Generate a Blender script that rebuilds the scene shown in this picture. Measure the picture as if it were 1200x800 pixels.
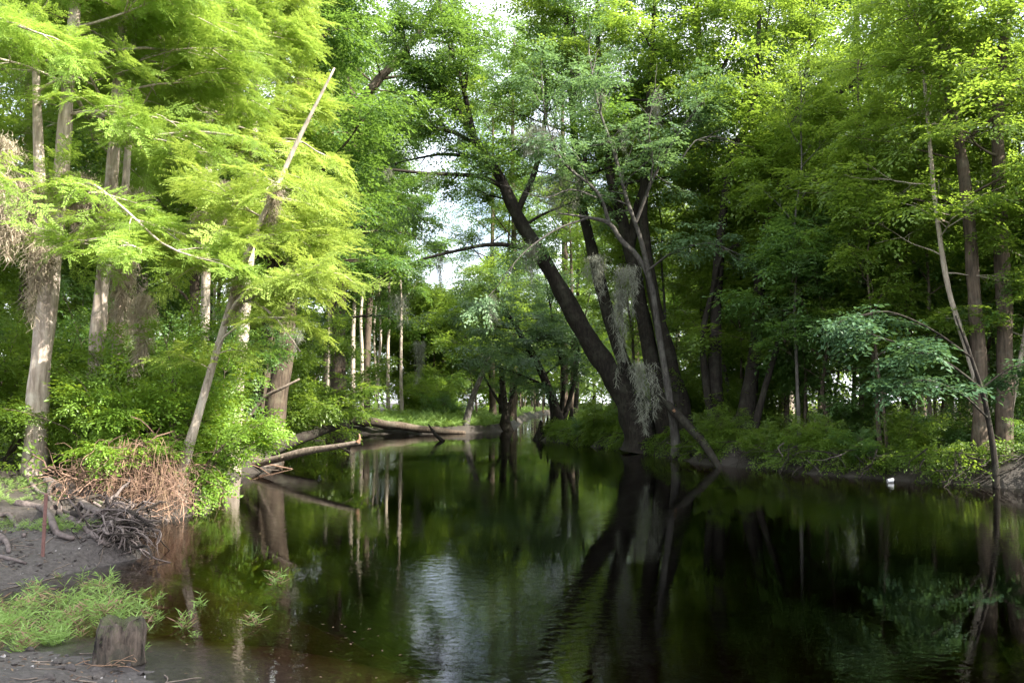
import bpy, math, random
import numpy as np
from mathutils import Vector

for o in list(bpy.data.objects):
    bpy.data.objects.remove(o)
scene = bpy.context.scene
C = scene.collection

# ------------------------------------------------------------------ camera, sky, sun, exposure
CAM_H, PITCH, FPX = 1.8, math.radians(4.2), 951.0
cam_d = bpy.data.cameras.new("camera")
cam_d.sensor_width = 36.0
cam_d.lens = 36.0 * FPX / 1200.0
cam_d.clip_end = 2000.0
cam = bpy.data.objects.new("camera", cam_d)
cam.location = (0, 0, CAM_H)
cam.rotation_euler = (math.radians(90) + PITCH, 0, 0)
C.objects.link(cam)
scene.camera = cam

SUN_EL = math.radians(41)
SUN_AZ = math.radians(120)          # clockwise from +Y (north) : from the right, a little behind the camera
world = bpy.data.worlds.new("World")
scene.world = world
world.use_nodes = True
wt = world.node_tree
wt.nodes.clear()
sky = wt.nodes.new("ShaderNodeTexSky")
sky.sky_type = 'NISHITA'
sky.sun_disc = False
sky.sun_elevation = SUN_EL
sky.sun_rotation = SUN_AZ
sky.dust_density = 3.0
sky.air_density = 1.0
sky.ozone_density = 1.5
bg = wt.nodes.new("ShaderNodeBackground")
bg.inputs[1].default_value = 0.105
wo = wt.nodes.new("ShaderNodeOutputWorld")
# thin bright cloud over most of the sky
wtc = wt.nodes.new("ShaderNodeTexCoord")
wno = wt.nodes.new("ShaderNodeTexNoise"); wno.inputs["Scale"].default_value = 2.6; wno.inputs["Detail"].default_value = 6; wno.inputs["Roughness"].default_value = 0.55
wt.links.new(wtc.outputs["Generated"], wno.inputs[0])
wrm = wt.nodes.new("ShaderNodeMapRange"); wrm.inputs[1].default_value = 0.36; wrm.inputs[2].default_value = 0.56; wrm.inputs[3].default_value = 0.15; wrm.inputs[4].default_value = 0.9
wt.links.new(wno.outputs[0], wrm.inputs[0])
wmx = wt.nodes.new("ShaderNodeMixRGB"); wmx.inputs[2].default_value = (8.0, 8.2, 8.6, 1)
wt.links.new(wrm.outputs[0], wmx.inputs[0]); wt.links.new(sky.outputs[0], wmx.inputs[1])
wt.links.new(wmx.outputs[0], bg.inputs[0])
wt.links.new(bg.outputs[0], wo.inputs[0])

sun_d = bpy.data.lights.new("sun", 'SUN')
sun_d.energy = 5.0
sun_d.angle = math.radians(0.53)
sun_d.color = (1.0, 0.93, 0.80)
sun = bpy.data.objects.new("sun", sun_d)
sdir = Vector((math.sin(SUN_AZ) * math.cos(SUN_EL), math.cos(SUN_AZ) * math.cos(SUN_EL), math.sin(SUN_EL)))
sun.rotation_euler = sdir.to_track_quat('Z', 'Y').to_euler()
sun.location = (30, -15, 40)
C.objects.link(sun)

vs = scene.view_settings
vs.view_transform = 'Standard'
vs.look = 'None'
vs.exposure = 2.15
vs.gamma = 1.0
vs.use_curve_mapping = False
cy = scene.cycles
cy.max_bounces = 10
cy.diffuse_bounces = 6
cy.glossy_bounces = 3
cy.transmission_bounces = 6
cy.transparent_max_bounces = 10
cy.caustics_reflective = False
cy.caustics_refractive = False
cy.sample_clamp_indirect = 6.0
cy.use_denoising = True
try:
    cy.denoiser = 'OPENIMAGEDENOISE'
    cy.denoising_input_passes = 'RGB_ALBEDO_NORMAL'
except Exception:
    pass

# ------------------------------------------------------------------ helpers
def at(px, py, Y):
    """world point seen at photo pixel (px, py) of the 1200x800 photo, at distance Y ahead"""
    dx, dz = (px - 600) / FPX, -(py - 400) / FPX
    y = math.cos(PITCH) - dz * math.sin(PITCH)
    z = math.sin(PITCH) + dz * math.cos(PITCH)
    return np.array([dx * Y / y, Y, CAM_H + z * Y / y])

def nrm(v):
    v = np.asarray(v, float)
    return v / np.maximum(np.linalg.norm(v, axis=-1, keepdims=True), 1e-9)

def catmull(pts, step):
    pts = np.asarray(pts, float)
    if len(pts) < 3:
        n = max(2, int(np.linalg.norm(pts[1] - pts[0]) / step) + 1)
        t = np.linspace(0, 1, n)[:, None]
        return pts[0] * (1 - t) + pts[1] * t
    P = np.vstack([2 * pts[0] - pts[1], pts, 2 * pts[-1] - pts[-2]])
    out = []
    for i in range(1, len(P) - 2):
        n = max(1, int(np.linalg.norm(P[i + 1][:3] - P[i][:3]) / step))
        t = np.linspace(0, 1, n, endpoint=False)[:, None]
        a, b, c, d = P[i - 1], P[i], P[i + 1], P[i + 2]
        out.append(0.5 * (2 * b + (c - a) * t + (2 * a - 5 * b + 4 * c - d) * t ** 2 + (3 * b - a - 3 * c + d) * t ** 3))
    out.append(P[-2][None])
    return np.vstack(out)

class Acc:
    """collects quads (vertices, faces, a tint per vertex) for ONE mesh"""
    def __init__(s):
        s.v, s.f, s.t, s.n = [], [], [], 0
    def add(s, v, f, t=None):
        v = np.asarray(v, np.float32).reshape(-1, 3)
        s.v.append(v)
        s.f.append(np.asarray(f, np.int64).reshape(-1, 4) + s.n)
        s.t.append(np.full(len(v), 0.5, np.float32) if t is None else np.asarray(t, np.float32))
        s.n += len(v)
    def tube(s, pts, rad, sides=8, rng=None, rough=0.0, flute=0.0, nfl=7, fl_h=1.5, step=None, tint=0.5):
        """pts (n,3), rad (n): a round bar along a curve; rough = uneven bark, flute = buttress ribs near the start"""
        q = np.hstack([np.asarray(pts, float), np.asarray(rad, float)[:, None]])
        if step:
            q = catmull(q, step)
        p, r = q[:, :3], np.maximum(q[:, 3], 0.0008)
        n = len(p)
        T = nrm(np.gradient(p, axis=0))
        ref = np.array([0.0, 1.0, 0.0]) if abs(T[0][1]) < 0.9 else np.array([1.0, 0, 0])
        U = np.zeros((n, 3))
        u = nrm(np.cross(T[0], ref))
        for i in range(n):
            u = nrm(u - T[i] * np.dot(u, T[i]))
            U[i] = u
        W = np.cross(T, U)
        a = np.linspace(0, 2 * np.pi, sides, endpoint=False)
        R = np.repeat(r[:, None], sides, 1)
        L = np.concatenate([[0], np.cumsum(np.linalg.norm(np.diff(p, axis=0), axis=1))])
        if rng is not None and rough:
            for k in range(5):
                m, fz, ph, ph2 = rng.integers(1, 5), rng.uniform(0.4, 2.5), rng.uniform(0, 6.3), rng.uniform(0, 6.3)
                R = R * (1 + rough * 0.5 * np.sin(m * a[None] + ph + np.sin(fz * L[:, None] + ph2) * 1.3) * np.sin(fz * L[:, None] * 1.7 + ph2))
        if flute:
            ph = rng.uniform(0, 6.3) if rng is not None else 0
            R = R * (1 + flute * np.exp(-L[:, None] / fl_h) * (0.5 + 0.5 * np.sin(nfl * a[None] + ph + 0.6 * np.sin(2 * a[None] + ph))))
        V = p[:, None] + R[..., None] * (np.cos(a)[None, :, None] * U[:, None] + np.sin(a)[None, :, None] * W[:, None])
        i = np.arange(n - 1)[:, None] * sides
        j = np.arange(sides)[None]
        j2 = (j + 1) % sides
        F = np.stack([i + j, i + j2, i + sides + j2, i + sides + j], -1).reshape(-1, 4)
        V = V.reshape(-1, 3)
        # close the tip
        tip = p[-1] + T[-1] * r[-1] * 0.5
        base = len(V)
        V = np.vstack([V, tip[None]])
        last = (n - 1) * sides
        jj = np.arange(0, sides, 2)
        capf = np.stack([last + jj, last + (jj + 1) % sides, last + (jj + 2) % sides, np.full(len(jj), base)], -1)
        s.add(V, np.vstack([F, capf]), np.full(len(V), tint))
    def build(s, name, mat, parent=None, smooth=False):
        v, f, t = np.vstack(s.v), np.vstack(s.f), np.concatenate(s.t)
        me = bpy.data.meshes.new(name)
        me.vertices.add(len(v)); me.vertices.foreach_set("co", v.ravel())
        me.loops.add(f.size); me.loops.foreach_set("vertex_index", f.ravel().astype(np.int32))
        me.polygons.add(len(f)); me.polygons.foreach_set("loop_start", np.arange(0, f.size, 4, dtype=np.int32))
        me.polygons.foreach_set("use_smooth", np.full(len(f), bool(smooth)))
        at_ = me.attributes.new("tint", 'FLOAT', 'POINT')
        at_.data.foreach_set("value", t)
        me.update(calc_edges=True)
        me.validate()
        me.materials.append(mat)
        o = bpy.data.objects.new(name, me)
        C.objects.link(o)
        if parent is not None:
            o.parent = parent
        return o

def tag(o, label, cat, group=None, kind=None):
    if label: o["label"] = label
    if cat: o["category"] = cat
    if group: o["group"] = group
    if kind: o["kind"] = kind
    return o

def thing(name, loc, label, cat, group=None):
    o = bpy.data.objects.new(name, None)
    o.empty_display_size = 0.3
    o.location = loc
    C.objects.link(o)
    return tag(o, label, cat, group)

def dup(root, loc, rz=0.0, sc=1.0, label=None, group=None, name=None):
    r = root.copy()
    C.objects.link(r)
    r.location = loc
    r.rotation_euler = (0, 0, rz)
    r.scale = (sc, sc, sc) if np.isscalar(sc) else sc
    if label: r["label"] = label
    if group: r["group"] = group
    elif "group" in r: del r["group"]
    for ch in list(root.children):
        c = ch.copy(); C.objects.link(c); c.parent = r
        for g in list(ch.children):
            d = g.copy(); C.objects.link(d); d.parent = c
    return r

# ------------------------------------------------------------------ materials
def new_mat(name):
    m = bpy.data.materials.new(name)
    m.use_nodes = True
    m.node_tree.nodes.clear()
    return m, m.node_tree.nodes, m.node_tree.links

def leaf_mat(name, c1, c2, trans, tfac=0.45, rough=0.5, spec=0.35):
    """c1..c2: leaf colour range (per leaf); trans: colour of light that comes through"""
    m, N, L = new_mat(name)
    out = N.new("ShaderNodeOutputMaterial")
    a = N.new("ShaderNodeAttribute"); a.attribute_name = "tint"
    oi = N.new("ShaderNodeObjectInfo")
    mx = N.new("ShaderNodeMixRGB"); mx.inputs[1].default_value = (*c1, 1); mx.inputs[2].default_value = (*c2, 1)
    L.new(a.outputs["Fac"], mx.inputs[0])
    hsv = N.new("ShaderNodeHueSaturation")
    mr = N.new("ShaderNodeMapRange"); mr.inputs[3].default_value = 0.78; mr.inputs[4].default_value = 1.22
    L.new(oi.outputs["Random"], mr.inputs[0]); L.new(mr.outputs[0], hsv.inputs["Value"])
    mr2 = N.new("ShaderNodeMapRange"); mr2.inputs[3].default_value = 0.485; mr2.inputs[4].default_value = 0.512
    L.new(a.outputs["Fac"], mr2.inputs[0]); L.new(mr2.outputs[0], hsv.inputs["Hue"])
    L.new(mx.outputs[0], hsv.inputs["Color"])
    p = N.new("ShaderNodeBsdfPrincipled")
    p.inputs["Roughness"].default_value = rough
    p.inputs["Specular IOR Level"].default_value = spec
    L.new(hsv.outputs[0], p.inputs["Base Color"])
    tr = N.new("ShaderNodeBsdfTranslucent")
    tm = N.new("ShaderNodeMixRGB"); tm.blend_type = 'MIX'; tm.inputs[0].default_value = 0.75
    tm.inputs[2].default_value = (*trans, 1)
    L.new(hsv.outputs[0], tm.inputs[1]); L.new(tm.outputs[0], tr.inputs[0])
    mix = N.new("ShaderNodeMixShader"); mix.inputs[0].default_value = tfac
    L.new(p.outputs[0], mix.inputs[1]); L.new(tr.outputs[0], mix.inputs[2])
    L.new(mix.outputs[0], out.inputs[0])
    return m

def bark_mat(name, c1, c2, c3, lichen=0.35, scale=6.0, zs=0.16, bump=0.5, rough=0.9):
    m, N, L = new_mat(name)
    out = N.new("ShaderNodeOutputMaterial")
    p = N.new("ShaderNodeBsdfPrincipled"); p.inputs["Roughness"].default_value = rough
    p.inputs["Specular IOR Level"].default_value = 0.2
    tc = N.new("ShaderNodeTexCoord")
    mp = N.new("ShaderNodeMapping"); mp.inputs["Scale"].default_value = (1, 1, zs)
    L.new(tc.outputs["Object"], mp.inputs[0])
    n1 = N.new("ShaderNodeTexNoise"); n1.inputs["Scale"].default_value = scale * 3; n1.inputs["Detail"].default_value = 6; n1.inputs["Roughness"].default_value = 0.65
    L.new(mp.outputs[0], n1.inputs[0])
    r1 = N.new("ShaderNodeValToRGB")
    r1.color_ramp.elements[0].position = 0.35; r1.color_ramp.elements[0].color = (*c1, 1)
    r1.color_ramp.elements[1].position = 0.68; r1.color_ramp.elements[1].color = (*c2, 1)
    L.new(n1.outputs[0], r1.inputs[0])
    n2 = N.new("ShaderNodeTexNoise"); n2.inputs["Scale"].default_value = 2.2; n2.inputs["Detail"].default_value = 7; n2.inputs["Roughness"].default_value = 0.7
    L.new(tc.outputs["Object"], n2.inputs[0])
    r2 = N.new("ShaderNodeValToRGB")
    r2.color_ramp.elements[0].position = 0.5; r2.color_ramp.elements[0].color = (0, 0, 0, 1)
    r2.color_ramp.elements[1].position = 0.62; r2.color_ramp.elements[1].color = (lichen, lichen, lichen, 1)
    L.new(n2.outputs[0], r2.inputs[0])
    mx = N.new("ShaderNodeMixRGB"); mx.inputs[2].default_value = (*c3, 1)
    L.new(r2.outputs[0], mx.inputs[0]); L.new(r1.outputs[0], mx.inputs[1])
    ta = N.new("ShaderNodeAttribute"); ta.attribute_name = "tint"
    tmr = N.new("ShaderNodeMapRange"); tmr.inputs[3].default_value = 0.35; tmr.inputs[4].default_value = 1.65; L.new(ta.outputs["Fac"], tmr.inputs[0])
    hv = N.new("ShaderNodeHueSaturation"); L.new(tmr.outputs[0], hv.inputs["Value"]); L.new(mx.outputs[0], hv.inputs["Color"])
    tms = N.new("ShaderNodeMapRange"); tms.inputs[3].default_value = 0.55; tms.inputs[4].default_value = 1.35; L.new(n2.outputs[0], tms.inputs[0]); L.new(tms.outputs[0], hv.inputs["Saturation"])
    L.new(hv.outputs[0], p.inputs["Base Color"])
    b = N.new("ShaderNodeBump"); b.inputs["Strength"].default_value = bump; b.inputs["Distance"].default_value = 0.04
    L.new(n1.outputs[0], b.inputs["Height"]); L.new(b.outputs[0], p.inputs["Normal"])
    L.new(p.outputs[0], out.inputs[0])
    return m

M = {}
M['cyp_leaf'] = leaf_mat('cypress_leaf', (0.14, 0.26, 0.045), (0.26, 0.37, 0.07), (0.42, 0.56, 0.08), 0.45, 0.55, 0.3)
M['cyp_leaf_y'] = leaf_mat('cypress_leaf_young', (0.22, 0.34, 0.06), (0.35, 0.45, 0.09), (0.50, 0.60, 0.10), 0.45, 0.55, 0.3)
M['leaf_a'] = leaf_mat('broad_leaf_fresh', (0.06, 0.125, 0.02), (0.13, 0.195, 0.03), (0.35, 0.50, 0.055), 0.5, 0.42, 0.45)
M['leaf_b'] = leaf_mat('broad_leaf_dark', (0.045, 0.105, 0.03), (0.085, 0.155, 0.04), (0.24, 0.40, 0.05), 0.45, 0.4, 0.5)
M['leaf_c'] = leaf_mat('broad_leaf_greyish', (0.065, 0.13, 0.065), (0.12, 0.19, 0.09), (0.22, 0.36, 0.10), 0.38, 0.45, 0.45)
M['leaf_shade_blue'] = leaf_mat('shade_blue_leaf', (0.03, 0.075, 0.036), (0.055, 0.11, 0.05), (0.11, 0.2, 0.06), 0.34, 0.55, 0.35)  # dark bluish leaf colour stands in for sky-lit shade
M['leaf_bush'] = leaf_mat('bush_leaf', (0.10, 0.21, 0.03), (0.18, 0.29, 0.04), (0.36, 0.48, 0.03), 0.42, 0.42, 0.45)
M['grass'] = leaf_mat('grass_blade', (0.13, 0.24, 0.05), (0.26, 0.37, 0.11), (0.36, 0.52, 0.12), 0.35, 0.5, 0.35)
M['moss'] = leaf_mat('spanish_moss', (0.17, 0.18, 0.15), (0.31, 0.32, 0.26), (0.30, 0.30, 0.2), 0.25, 0.9, 0.1)
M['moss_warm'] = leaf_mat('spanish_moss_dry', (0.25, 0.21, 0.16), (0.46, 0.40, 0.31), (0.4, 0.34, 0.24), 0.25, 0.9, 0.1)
M['deadmoss'] = leaf_mat('dry_strands', (0.16, 0.10, 0.065), (0.34, 0.23, 0.16), (0.3, 0.2, 0.1), 0.15, 0.9, 0.1)
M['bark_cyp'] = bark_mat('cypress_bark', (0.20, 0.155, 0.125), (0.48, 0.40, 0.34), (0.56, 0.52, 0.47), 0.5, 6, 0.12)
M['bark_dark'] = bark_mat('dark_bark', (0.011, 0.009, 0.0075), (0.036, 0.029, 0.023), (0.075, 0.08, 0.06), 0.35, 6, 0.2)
M['bark_mid'] = bark_mat('brown_bark', (0.045, 0.034, 0.025), (0.13, 0.095, 0.07), (0.17, 0.16, 0.13), 0.4, 6, 0.15)
M['bark_pale'] = bark_mat('pale_bark', (0.22, 0.18, 0.145), (0.45, 0.38, 0.31), (0.50, 0.48, 0.42), 0.4, 6, 0.15)
M['bark_brown'] = bark_mat('red_brown_bark', (0.035, 0.026, 0.019), (0.10, 0.074, 0.053), (0.16, 0.15, 0.11), 0.35, 6, 0.12)
M['bark_grey'] = bark_mat('grey_bark', (0.04, 0.036, 0.032), (0.115, 0.105, 0.095), (0.19, 0.19, 0.165), 0.4, 6, 0.2)
M['root'] = bark_mat('exposed_root', (0.06, 0.048, 0.045), (0.175, 0.14, 0.13), (0.24, 0.21, 0.205), 0.4, 5, 0.6)
M['rootdark'] = bark_mat('dark_root', (0.012, 0.010, 0.009), (0.045, 0.036, 0.03), (0.07, 0.06, 0.05), 0.3, 5, 0.6)  # darker root colour, used for most roots of the opposite bank
M['log'] = bark_mat('grey_driftwood', (0.10, 0.08, 0.065), (0.24, 0.19, 0.155), (0.30, 0.27, 0.23), 0.3, 5, 0.6)
M['vine'] = bark_mat('dry_vine', (0.10, 0.058, 0.04), (0.26, 0.16, 0.115), (0.30, 0.22, 0.17), 0.4, 7, 1.0)
M['freshwood'] = bark_mat('torn_wood', (0.18, 0.09, 0.05), (0.30, 0.17, 0.10), (0.32, 0.22, 0.14), 0.2, 9, 0.4)

# ------------------------------------------------------------------ the river's outline and the ground
RIVER = np.array([
    (60, -6), (60, 2), (36, 8), (22, 11.8), (15, 14.6), (10.6, 16.8), (8.3, 19.3), (6.6, 21.6), (5.4, 24.0), (4.6, 28.5), (2.9, 33.5),
    (1.5, 37.2), (1.7, 40), (2.6, 46), (2.4, 60), (4.2, 85), (9, 120), (6, 121), (1.6, 86), (0.6, 64), (0.1, 53), (-0.9, 47.5), (-3.0, 45.6),
    (-6, 45.2), (-9.5, 45.0), (-12.5, 43.5), (-12.5, 38), (-10.2, 31), (-8.3, 26.9), (-6.55, 24.2), (-6.35, 21), (-6.5, 18.4), (-5.9, 16.4),
    (-5.3, 14.2), (-4.95, 13.0), (-5.35, 12.2), (-6.1, 11.6), (-5.3, 10.9), (-4.6, 10.2), (-4.35, 9.5), (-4.6, 8.75), (-4.9, 8.0), (-4.9, 7.3),
    (-5.6, 6.9), (-7.0, 6.7), (-6.8, 6.4), (-4.6, 6.25), (-3.4, 6.05), (-2.75, 5.85), (-2.35, 5.55), (-2.15, 5.1), (-1.9, 4.2), (-0.6, 3.0), (4, 2.2),
    (12, 0.5), (30, -5)], float)

def sdist(P):
    """signed distance to the shore: > 0 on land"""
    P = np.asarray(P, float)
    best = np.full(len(P), 1e9)
    inside = np.zeros(len(P), bool)
    n = len(RIVER)
    for i in range(n):
        a, b = RIVER[i], RIVER[(i + 1) % n]
        ab = b - a
        t = np.clip(((P - a) @ ab) / (ab @ ab), 0, 1)
        d = np.hypot(*(P - (a + t[:, None] * ab)).T)
        best = np.minimum(best, d)
        c = (a[1] > P[:, 1]) != (b[1] > P[:, 1])
        xi = a[0] + (P[:, 1] - a[1]) / (ab[1] if abs(ab[1]) > 1e-9 else 1e-9) * ab[0]
        inside ^= c & (P[:, 0] < xi)
    return np.where(inside, -best, best)

def vnoise(x, y, seed=0):
    """smooth value noise on arrays"""
    xi, yi = np.floor(x).astype(np.int64), np.floor(y).astype(np.int64)
    fx, fy = x - xi, y - yi
    fx, fy = fx * fx * (3 - 2 * fx), fy * fy * (3 - 2 * fy)
    def h(a, b):
        k = (a * 374761393 + b * 668265263 + seed * 974711) & 0xffffffff
        k = ((k ^ (k >> 13)) * 1274126177) & 0xffffffff
        return ((k ^ (k >> 16)) & 0xffff) / 65535.0
    return (h(xi, yi) * (1 - fx) + h(xi + 1, yi) * fx) * (1 - fy) + (h(xi, yi + 1) * (1 - fx) + h(xi + 1, yi + 1) * fx) * fy

def fbm(x, y, seed=0, o=4):
    s = 0; a = 0.5
    for k in range(o):
        s = s + a * (vnoise(x, y, seed + k) - 0.5); x, y, a = x * 2.03, y * 2.03, a * 0.5
    return s

def sm(a, b, x):
    t = np.clip((x - a) / (b - a), 0, 1)
    return t * t * (3 - 2 * t)

def height(x, y):
    x, y = np.asarray(x, float), np.asarray(y, float)
    d = sdist(np.stack([x.ravel(), y.ravel()], 1)).reshape(x.shape)
    d = d + 0.9 * fbm(x * 0.9, y * 0.9, 3) * sm(9, 14, np.hypot(x, y)) + 0.12 * fbm(x * 4, y * 4, 9)
    near = (y < 6.7) & (x < 30) | (y < 3.5)
    mud = (x < 0) & (y >= 6.7) & (y < 11.3)
    leftb = (x < 0) & (y >= 11.3) & (y < 22)
    h_cut = 0.5 * sm(-0.05, 0.7, d) + 0.28 * sm(0.5, 6, d) + 0.25 * sm(6, 30, d)
    h_near = 0.20 * sm(0, 1.3, d) + 0.05 * sm(1, 4, d)
    h_mud = 0.10 * sm(0, 0.25, d) + 0.45 * sm(0.1, 3.2, d)
    h_left = 0.28 * sm(0, 0.5, d) + 0.40 * sm(0.3, 3.5, d)
    far_b = (y > 40) & (x < 1)
    h_far = 0.40 * sm(0, 0.5, d) + 0.25 * sm(0.4, 4, d) + 0.5 * sm(4, 30, d)
    h_mud = h_mud + 0.32 * np.exp(-((x + 5.0) ** 2 + (y - 9.9) ** 2) / 0.55) * sm(0, 0.22, d)
    h = np.where(near, h_near, np.where(mud, h_mud, np.where(leftb, h_left, np.where(far_b, h_far, h_cut))))
    n = fbm(x * 0.9, y * 0.9, 5) * 0.12 * sm(0.4, 3, d) + fbm(x * 5, y * 5, 7) * 0.045 * sm(0.0, 0.3, d) + fbm(x * 14, y * 14, 13, 3) * 0.03 * sm(-0.1, 0.2, d)
    n = n + np.where((y < 11.3) & (x < 2), fbm(x * 2.6, y * 2.6, 41, 4) * 0.10 * sm(0.1, 0.8, d) + fbm(x * 9, y * 9, 51, 3) * 0.05 * sm(0.0, 0.3, d), 0)
    n = n + np.where((x > 1.5) & (y > 10), fbm(x * 2.2, y * 2.2, 61, 4) * 0.45 * sm(0.0, 0.5, d) * (1 - sm(1.0, 2.5, d)), 0)
    shelf = np.where((x < -0.5) & (y < 9), 0.24 * sm(0, 1.5, -d) + 1.1 * sm(0.8, 4.6, -d), 0.5 * sm(0, 0.8, -d) + 1.1 * sm(0.6, 4, -d))
    return np.where(d > 0, h + n, -shelf - 0.01 + n * 0.5)

def hz(x, y):
    return float(height(np.array([x]), np.array([y]))[0])

def spread(c, lo, hi, n, k):
    """coordinates from lo to hi, densest around c"""
    a, b = math.asinh((lo - c) / k), math.asinh((hi - c) / k)
    return c + k * np.sinh(np.linspace(a, b, n))

gx = spread(-3.5, -220, 220, 640, 5.0)
gy = spread(7.5, -60, 320, 680, 5.0)
X, Y = np.meshgrid(gx, gy)
Z = height(X, Y)
SD = sdist(np.stack([X.ravel(), Y.ravel()], 1)).reshape(X.shape)
def lookup(G, x, y):
    x, y = np.asarray(x, float), np.asarray(y, float)
    i = np.clip(np.searchsorted(gx, x) - 1, 0, len(gx) - 2); j = np.clip(np.searchsorted(gy, y) - 1, 0, len(gy) - 2)
    u = np.clip((x - gx[i]) / (gx[i + 1] - gx[i]), 0, 1); v = np.clip((y - gy[j]) / (gy[j + 1] - gy[j]), 0, 1)
    return (G[j, i] * (1 - u) + G[j, i + 1] * u) * (1 - v) + (G[j + 1, i] * (1 - u) + G[j + 1, i + 1] * u) * v
def height(x, y): return lookup(Z, x, y)
def hz(x, y): return float(lookup(Z, x, y))
def sdist(P): return lookup(SD, np.asarray(P)[:, 0], np.asarray(P)[:, 1])
acc = Acc()
nx, ny = len(gx), len(gy)
i, j = np.meshgrid(np.arange(nx - 1), np.arange(ny - 1))
b0 = (j * nx + i).ravel()
acc.add(np.stack([X, Y, Z], -1).reshape(-1, 3), np.stack([b0, b0 + 1, b0 + nx + 1, b0 + nx], -1))

m, N, L = new_mat('forest_ground')
out = N.new("ShaderNodeOutputMaterial"); p = N.new("ShaderNodeBsdfPrincipled")
tc = N.new("ShaderNodeTexCoord")
n1 = N.new("ShaderNodeTexNoise"); n1.inputs["Scale"].default_value = 1.4; n1.inputs["Detail"].default_value = 9; n1.inputs["Roughness"].default_value = 0.7
n2 = N.new("ShaderNodeTexNoise"); n2.inputs["Scale"].default_value = 22; n2.inputs["Detail"].default_value = 8; n2.inputs["Roughness"].default_value = 0.75
v1 = N.new("ShaderNodeTexVoronoi"); v1.inputs["Scale"].default_value = 28
for q in (n1, n2, v1): L.new(tc.outputs["Object"], q.inputs[0])
ra = N.new("ShaderNodeValToRGB")
ra.color_ramp.elements[0].position = 0.3; ra.color_ramp.elements[0].color = (0.022, 0.018, 0.016, 1)
ra.color_ramp.elements[1].position = 0.72; ra.color_ramp.elements[1].color = (0.115, 0.10, 0.094, 1)
L.new(n2.outputs[0], ra.inputs[0])
# dry leaf litter and pale specks
rb = N.new("ShaderNodeValToRGB")
rb.color_ramp.elements[0].position = 0.0; rb.color_ramp.elements[0].color = (1, 1, 1, 1)
rb.color_ramp.elements[1].position = 0.16; rb.color_ramp.elements[1].color = (0, 0, 0, 1)
L.new(v1.outputs["Distance"], rb.inputs[0])
gt = N.new("ShaderNodeMath"); gt.operation = 'GREATER_THAN'; gt.inputs[1].default_value = 0.80
sep = N.new("ShaderNodeSeparateColor"); L.new(v1.outputs["Color"], sep.inputs[0]); L.new(sep.outputs[0], gt.inputs[0])
mu = N.new("ShaderNodeMath"); mu.operation = 'MULTIPLY'; L.new(rb.outputs[0], mu.inputs[0]); L.new(gt.outputs[0], mu.inputs[1])
mx = N.new("ShaderNodeMixRGB"); mx.inputs[2].default_value = (0.22, 0.18, 0.14, 1)
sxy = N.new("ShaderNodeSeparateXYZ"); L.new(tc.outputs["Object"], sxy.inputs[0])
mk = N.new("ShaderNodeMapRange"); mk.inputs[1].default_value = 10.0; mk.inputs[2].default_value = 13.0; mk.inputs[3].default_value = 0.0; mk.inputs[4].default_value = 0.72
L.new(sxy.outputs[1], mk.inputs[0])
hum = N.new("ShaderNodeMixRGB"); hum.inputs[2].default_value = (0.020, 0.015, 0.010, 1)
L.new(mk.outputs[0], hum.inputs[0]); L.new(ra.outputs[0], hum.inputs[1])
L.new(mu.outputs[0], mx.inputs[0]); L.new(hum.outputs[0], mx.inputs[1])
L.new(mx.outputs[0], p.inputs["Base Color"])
rr = N.new("ShaderNodeMapRange"); rr.inputs[3].default_value = 0.55; rr.inputs[4].default_value = 0.95
L.new(n1.outputs[0], rr.inputs[0]); L.new(rr.outputs[0], p.inputs["Roughness"])
b = N.new("ShaderNodeBump"); b.inputs["Strength"].default_value = 0.6; b.inputs["Distance"].default_value = 0.06
L.new(n2.outputs[0], b.inputs["Height"]); L.new(b.outputs[0], p.inputs["Normal"])
L.new(p.outputs[0], out.inputs[0])
M['ground'] = m
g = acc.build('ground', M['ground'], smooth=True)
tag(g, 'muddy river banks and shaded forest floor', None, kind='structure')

# water: a clear brown-stained body with gentle ripples
m, N, L = new_mat('river_water')
out = N.new("ShaderNodeOutputMaterial")
tcs = N.new("ShaderNodeTexCoord")
mp = N.new("ShaderNodeMapping"); mp.inputs["Scale"].default_value = (1.0, 1.6, 1.0); mp.inputs["Rotation"].default_value = (0, 0, 0.35)
L.new(tcs.outputs["Object"], mp.inputs[0])
wn = N.new("ShaderNodeTexNoise"); wn.inputs["Scale"].default_value = 6.5; wn.inputs["Detail"].default_value = 3; wn.inputs["Roughness"].default_value = 0.5
wn.inputs["Distortion"].default_value = 0.6
L.new(mp.outputs[0], wn.inputs[0])
wl = N.new("ShaderNodeTexNoise"); wl.inputs["Scale"].default_value = 0.22; wl.inputs["Detail"].default_value = 3
L.new(tcs.outputs["Object"], wl.inputs[0])
wr = N.new("ShaderNodeMapRange"); wr.inputs[1].default_value = 0.42; wr.inputs[2].default_value = 0.66; wr.inputs[3].default_value = 0.07; wr.inputs[4].default_value = 1.0
L.new(wl.outputs[0], wr.inputs[0])
mm = N.new("ShaderNodeMath"); mm.operation = 'MULTIPLY'
L.new(wn.outputs[0], mm.inputs[0]); L.new(wr.outputs[0], mm.inputs[1])
wb = N.new("ShaderNodeBump"); wb.inputs["Strength"].default_value = 0.13; wb.inputs["Distance"].default_value = 0.03
L.new(mm.outputs[0], wb.inputs["Height"])
fr = N.new("ShaderNodeFresnel"); fr.inputs[0].default_value = 1.333; L.new(wb.outputs[0], fr.inputs[1])
gl = N.new("ShaderNodeBsdfGlossy"); gl.inputs["Roughness"].default_value = 0.0; L.new(wb.outputs[0], gl.inputs["Normal"])
tp = N.new("ShaderNodeBsdfTransparent")
ms = N.new("ShaderNodeMixShader")
L.new(fr.outputs[0], ms.inputs[0]); L.new(tp.outputs[0], ms.inputs[1]); L.new(gl.outputs[0], ms.inputs[2])
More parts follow.
